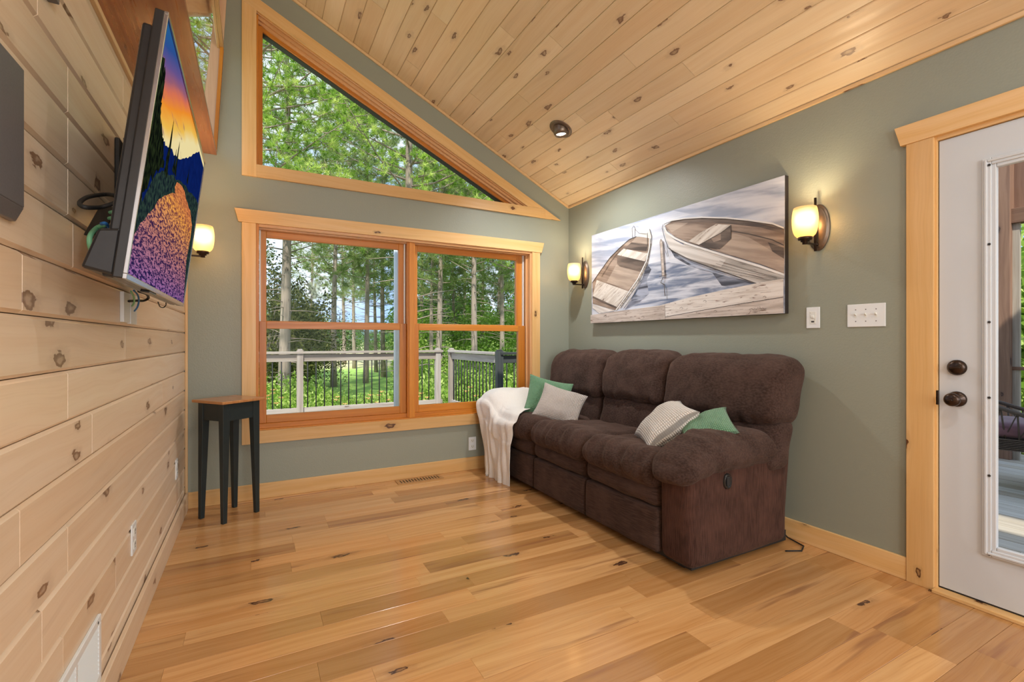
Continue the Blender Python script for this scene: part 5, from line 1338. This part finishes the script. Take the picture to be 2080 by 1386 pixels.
def ground_mat():
    m, nt, bs, out = newmat('meadow_ground')
    tc = nt.nodes.new('ShaderNodeTexCoord'); sp = nt.nodes.new('ShaderNodeSeparateXYZ'); nt.links.new(tc.outputs['Object'], sp.inputs[0])
    n = tex(nt, 'ShaderNodeTexNoise', tc.outputs['Object'], 0.6, Detail=6).outputs[0]
    lawn = mix(nt, n, (0.22, 0.42, 0.06), (0.42, 0.60, 0.14)); hay = mix(nt, n, (0.55, 0.52, 0.24), (0.66, 0.60, 0.34)); duff = mix(nt, n, (0.20, 0.16, 0.08), (0.30, 0.32, 0.10))
    c = mix(nt, ramp(nt, sp.outputs[1], 36, 44), lawn, hay)
    c = mix(nt, ramp(nt, mth(nt, 'ADD', sp.outputs[1], mth(nt, 'MULTIPLY', n, 6)), 16, 24, 1.0, 0.0), c, duff)
    nt.links.new(c, bs.inputs['Base Color']); bs.inputs['Roughness'].default_value = 1.0
    return m
q = MB(); q.add([(-150, 4.0, GZ), (250, 4.0, GZ), (250, 40, GZ + 0.3), (-150, 40, GZ + 0.3), (250, 260, 1.0), (-150, 260, 1.0), (-150, -60, GZ), (250, -60, GZ)], [(0, 1, 2, 3), (3, 2, 4, 5), (6, 7, 1, 0)], (1, 0, 0), 0.5)
gm = ground_mat(); struct(q.build('ground', gm))

def blades(P, D, L, Wd, rnd, seg_leaf=False):
    """thin triangles (needles) or rhombs (leaves) at P pointing along D"""
    n = len(P); D = D / np.linalg.norm(D, axis=1, keepdims=True)
    a = rng.normal(size=(n, 3)); S = np.cross(D, a); S /= np.linalg.norm(S, axis=1, keepdims=True)
    L = np.asarray(L).reshape(-1, 1); Wd = np.asarray(Wd).reshape(-1, 1)
    if seg_leaf:
        V = np.stack([P, P + D * L * 0.5 + S * Wd, P + D * L, P + D * L * 0.5 - S * Wd], 1).reshape(-1, 3)
        Fc = np.arange(4 * n).reshape(-1, 4)
    else:
        V = np.stack([P - S * Wd, P + S * Wd, P + D * L], 1).reshape(-1, 3); Fc = np.arange(3 * n).reshape(-1, 3)
    return V, Fc, rnd
def tufts(C, Dr, n_need, L, Wd):
    """C tuft centres, Dr directions"""
    n = len(C); P = np.repeat(C, n_need, 0); Dd = np.repeat(Dr, n_need, 0)
    Rv = rng.normal(size=P.shape); Rv /= np.linalg.norm(Rv, axis=1, keepdims=True)
    Dd = Dd * 0.55 + Rv; P = P + Dd * 0.0 + np.repeat(Dr, n_need, 0) * rng.uniform(-0.25, 0.25, (len(P), 1)) * L
    r = np.repeat(rng.uniform(0, 1, n), n_need) * 0.75 + rng.uniform(0, 0.25, len(P))
    return blades(P, Dd, rng.uniform(0.7, 1.1, len(P)) * L, np.full(len(P), Wd), r)
def make_pine(name, h, r0, crown0, blen, nbr, ntuft, n_need, L, Wd, mat, seed, dead=14, droop=-0.05):
    """a pine standing at the origin: trunk, branches, needles"""
    rr = random.Random(seed)
    root = bpy.data.objects.new(name, None); link(root); ORG[root.name] = Vector((0, 0, 0)); root['_t'] = 1
    q = MB(); pts = []; rads = []
    for k in range(13):
        t = k / 12; pts.append((0.18 * math.sin(t * 4 + seed) * t, 0.15 * math.cos(t * 3 + seed) * t - 0.15 * t, h * t)); rads.append(r0 * (1 - 0.86 * t) + (0.12 * r0 if k == 0 else 0))
    q.tube(pts, rads, 10); q.build('trunk', M['bark'], root, smooth=True)
    def on(t):
        i = min(int(t * 12), 11); f = t * 12 - i; return Vector(pts[i]).lerp(Vector(pts[i + 1]), f)
    q = MB(); C = []; Dr = []
    for k in range(dead):
        t = rr.uniform(0.06, crown0); a = rr.uniform(0, 6.28); p = on(t); l = rr.uniform(0.3, 1.3); d = Vector((math.cos(a), math.sin(a), rr.uniform(-0.15, 0.35)))
        q.tube([p, p + d * l * 0.5, p + d * l + Vector((0, 0, -0.08 * l))], [0.018, 0.011, 0.004], 4)
    for k in range(nbr):
        t = crown0 + (1 - crown0) * (k + rr.random()) / nbr; p = on(min(t, 0.995)); a = k * 2.4 + rr.uniform(-.5, .5)
        prof = math.sin(min(1, (1 - t) / (1 - crown0) * 1.15 + 0.12) * 2.2) ** 0.8 if True else 1
        l = blen * max(0.15, min(1, prof)) * rr.uniform(0.65, 1.1)
        d = Vector((math.cos(a), math.sin(a), rr.uniform(0.05, 0.45) + droop)); bp = [p]
        for s_ in range(1, 5):
            f = s_ / 4; bp.append(p + d * l * f + Vector((rr.uniform(-.06, .06), rr.uniform(-.06, .06), 0.18 * l * f * f + rr.uniform(-.04, .04))))
        w = 0.007 + 0.010 * l
        q.tube(bp, [w, w * 0.75, w * 0.5, w * 0.32, w * 0.15], 5)
        for m in range(max(3, int(ntuft * l / blen))):
            f = rr.uniform(0.22, 1.0) ** 0.8; i = min(int(f * 4), 3); b = bp[i].lerp(bp[i + 1], f * 4 - i)
            side = Vector((rr.gauss(0, 1), rr.gauss(0, 1), rr.gauss(0.25, 0.5))).normalized() * rr.uniform(0.05, 0.55) * l * 0.42 * (1.15 - f * 0.5)
            e_ = b + side
            if rr.random() < 0.35: q.tube([b, b + side * 0.6 + Vector((0, 0, -0.02)), e_], [w * 0.3, w * 0.2, w * 0.1], 4)
            C.append(tuple(e_)); dd = (side.normalized() + d.normalized() * 0.6 + Vector((0, 0, 0.5))).normalized(); Dr.append(tuple(dd))
    q.build('branches', M['bark'], root, smooth=True)
    V, Fc, r = tufts(np.array(C), np.array(Dr), n_need, L, Wd)
    o = raw('needles', V, Fc, M[mat], root, smooth=False, rnd=r)
    return root
used = set()
def place(tmpl, x, y, z, s, rz, label, cat, grp=None):
    if tmpl.name not in used: used.add(tmpl.name); o = tmpl
    else: o = copy_tree(tmpl)
    o.location = (x, y, z); o.scale = (s, s, s) if isinstance(s, (int, float)) else s; o.rotation_euler = (0, 0, rz)
    if '_t' in o: del o['_t']
    o['label'] = label; o['category'] = cat
    if grp: o['group'] = grp
    return o
pn = make_pine('pine_tree', 12.5, 0.15, 0.36, 2.9, 84, 46, 34, 0.135, 0.0062, 'needles', 3)
pm = make_pine('pine_tree', 15, 0.16, 0.36, 2.7, 80, 36, 14, 0.24, 0.011, 'needles_far', 8, dead=40)
pf = make_pine('pine_tree', 16, 0.15, 0.30, 2.3, 80, 34, 12, 0.26, 0.013, 'needles_far', 15, dead=50)
def pu(u, Z): p = atZ(u, Z); return p.x, p.y
random.seed(21)
x, y = pu(832, 11.0); place(pn, x, y, GZ, 1.0, 0.4, 'nearest leafy green pine filling the triangular window', 'tree')
x, y = pu(484, 9.5); place(pn, x, y, GZ, 0.98, 2.1, 'near pine at the left edge of the triangular window', 'tree')
x, y = pu(1090, 12.0); place(pn, x, y, GZ, 0.88, 4.0, 'near pine showing at the low right tip of the triangular window', 'tree')
x, y = pu(575, 16.0); place(pm, x, y, GZ, (1.25, 1.25, 1.0), 1.0, 'thick pale pine trunk in the left part of the left window', 'tree')
x, y = pu(678, 24.0); place(pm, x, y, GZ, 1.0, 2.7, 'straight grey pine trunk in the middle of the left window', 'tree')
G1 = 'slender pines in the wood beyond the deck'
for (u, Z, s, k) in ((743, 26, 1.05, 1), (764, 34, 0.9, 0), (779, 30, 1.1, 1), (877, 27, 0.85, 0), (890, 22, 1.0, 1), (899, 30, 0.9, 0), (924, 30, 0.85, 1), (965, 21, 1.0, 0), (981, 32, 1.0, 1), (1010, 31, 0.85, 0), (1019, 24, 0.95, 1), (1046, 34, 1.0, 0), (858, 36, 1.1, 1), (942, 38, 1.1, 0), (700, 44, 1.2, 1), (630, 46, 1.1, 0), (812, 42, 1.1, 1), (1075, 26, 1.0, 0), (1150, 24, 1, 1), (440, 22, 1.0, 0), (360, 26, 1, 1), (720, 38, 1.0, 0)):
    x, y = pu(u, Z); zn = 'left of the first railing post' if u < 620 else ('between the first railing post and the window mullion' if u < 830 else ('just right of the window mullion' if u < 915 else ('behind the returning corner railing' if u < 1000 else 'behind the dark railing at the far right')))
    place(pf if k else pm, x, y, GZ, s, random.uniform(0, 6.28), 'slender bare-trunked pine ' + zn, 'tree', 'slender pines ' + zn)

def make_bush(name, n, rx, ry, rz, L, Wd, mat, seed, stems=7, lump=0.35):
    root = bpy.data.objects.new(name, None); link(root); ORG[root.name] = Vector((0, 0, 0)); root['_t'] = 1
    g = np.random.default_rng(seed)
    d = g.normal(size=(n, 3)); d /= np.linalg.norm(d, axis=1, keepdims=True)
    rad = g.uniform(0.35, 1.0, (n, 1)) ** 0.6
    lum = np.array([1 + lump * mnoise.noise(Vector(v) * 2.3 + Vector((seed, 0, 0))) * 1.6 for v in d]).reshape(-1, 1)
    P = d * rad * lum * np.array([rx, ry, rz]) + np.array([0, 0, rz])
    P = P[P[:, 2] > -0.05]; m = len(P)
    D = d[:m] * 0.6 + g.normal(size=(m, 3)) * 0.6 + np.array([0, 0, 0.2])
    V, Fc, r = blades(P, D, g.uniform(0.7, 1.3, m) * L, g.uniform(0.7, 1.2, m) * Wd, g.uniform(0, 1, m), True)
    raw('leaves', V, Fc, M[mat], root, smooth=False, rnd=r)
    q = MB(); rr = random.Random(seed)
    for k in range(stems):
        a = rr.uniform(0, 6.28); e_ = Vector((math.cos(a) * rx * 0.6, math.sin(a) * ry * 0.6, rz * rr.uniform(1.0, 1.7)))
        q.tube([(0.05 * math.cos(a), 0.05 * math.sin(a), -0.05), e_ * 0.5 + Vector((0, 0, 0.1)), e_], [0.02 * rx + 0.008, 0.012 * rx + 0.005, 0.004], 5)
    q.build('stems', M['bark'], root, smooth=True)
    return root
b1 = make_bush('shrub', 3000, 0.85, 0.8, 0.75, 0.085, 0.026, 'leaf', 4)
b2 = make_bush('shrub', 2600, 0.75, 0.85, 0.85, 0.10, 0.030, 'leaf', 9)
bd = make_bush('dark_brush', 9000, 2.4, 2.0, 2.5, 0.13, 0.035, 'dark_leaf', 5, 10, 0.5)
lt = make_bush('leafy_tree', 7000, 2.6, 2.6, 3.2, 0.26, 0.09, 'leaf_far', 12, 6, 0.5)
ltb = make_bush('young_leafy_tree', 5000, 1.7, 1.7, 2.0, 0.16, 0.055, 'leaf', 17, 6, 0.5)
random.seed(5)
for k in range(34):
    u = 545 + k * 17 + random.uniform(-8, 8); Z = random.choice([9.2, 10.2, 11.5, 13.0]) + random.uniform(0, .7)
    if u > 1000: Z = max(Z, 10)
    x, y = pu(u, Z); s = random.uniform(0.72, 0.92) + (0.10 if u > 840 else 0) - (0.16 if 660 < u < 800 else 0)
    zn = 'left of the first railing post' if u < 610 else ('between the first railing post and the window mullion' if u < 830 else ('under the corner posts of the railing' if u < 915 else ('behind the returning corner railing' if u < 1000 else 'behind the dark railing')))
    place(b1 if k % 2 else b2, x, max(y, 8.6), GZ, s, random.uniform(0, 6), 'bright green shrub ' + zn, 'shrub', 'green shrubs ' + zn)
for u, Z, s in ((560, 20, 1.0), (620, 24, 0.9), (520, 18, 1.1), (590, 28, 1.1)):
    x, y = pu(u, Z); place(bd, x, y, GZ, s, random.uniform(0, 6), 'dark olive evergreen brush behind the thick pale pine trunk', 'shrub', 'dark brush at the left of the window view')
for u, Z, s in ((850, 19, 0.60), (905, 23, 0.70), (950, 20, 0.60), (1000, 19, 0.65), (1045, 17, 0.65), (1100, 18, 0.75), (835, 38, 0.9), (870, 30, 1.2), (970, 30, 1.3), (1060, 30, 1.3)):
    x, y = pu(u, Z); place(ltb, x, y, GZ - 0.5, s, random.uniform(0, 6), 'young bright leafy tree among the pines in the right window', 'tree', 'young leafy trees in the wood')
for k in range(26):
    u = 380 + k * 42; Z = 62 + random.uniform(-3, 20) if u < 830 else random.uniform(38, 60); x, y = pu(u, Z)
    place(lt, x, y, -1.0, random.uniform(0.8, 1.15) * (0.75 if 700 < u < 830 else 1.0), random.uniform(0, 6), 'distant dark leafy tree in the tree line past the meadow', 'tree', 'distant tree line')
# greenery beyond the porch on the right
for (x, y, s) in ((10.5, 2.8, 1.0), (11.0, 1.6, 1.1), (12.5, 3.9, 1.2), (12.0, 0.4, 1.0)):
    place(ltb, x, y, GZ, s, random.uniform(0, 6), 'leafy tree seen past the porch post through the door glass', 'tree', 'trees beyond the porch')
# daylilies
ll = bpy.data.objects.new('daylily', None); link(ll); ORG[ll.name] = Vector((0, 0, 0))
q = MB()
for k in range(3):
    a = k * 2.1; q.tube([(0, 0, 0), (0.04 * math.cos(a), 0.04 * math.sin(a), 0.7), (0.10 * math.cos(a), 0.10 * math.sin(a), 1.30 + 0.08 * k)], 0.006, 5)
q.build('stem', M['leaf_far'], ll)
q = MB()
for k in range(3):
    a = k * 2.1; c = Vector((0.10 * math.cos(a), 0.10 * math.sin(a), 1.30 + 0.08 * k))
    for j in range(6):
        b = j * math.pi / 3; d = Vector((math.cos(b), math.sin(b), 0.75)); s_ = Vector((-math.sin(b), math.cos(b), 0))
        q.add([c, c + d * 0.035 + s_ * 0.012, c + Vector((math.cos(b), math.sin(b), 0.45)) * 0.065, c + d * 0.035 - s_ * 0.012], [(0, 1, 2, 3)])
q.build('petals', M['petal'], ll)
first = True
for (u, Z, h) in ((549, 8.9, 1.0), (560, 9.2, 1.05), (756, 9.0, 1.0), (778, 8.9, 1.05), (858, 9.3, 1.0), (870, 9.0, 0.97), (964, 8.8, 1.1), (690, 9.2, 0.96)):
    x, y = pu(u, Z); o = ll if first else copy_tree(ll); first = False
    o.location = (x, max(y, 8.25), GZ); o.scale = (1, 1, h); tag(o, 'orange daylily flowers on thin stems behind the deck railing', 'flower', 'orange daylilies behind the railing')
for o in bpy.data.objects:
    if '_t' in o: del o['_t']
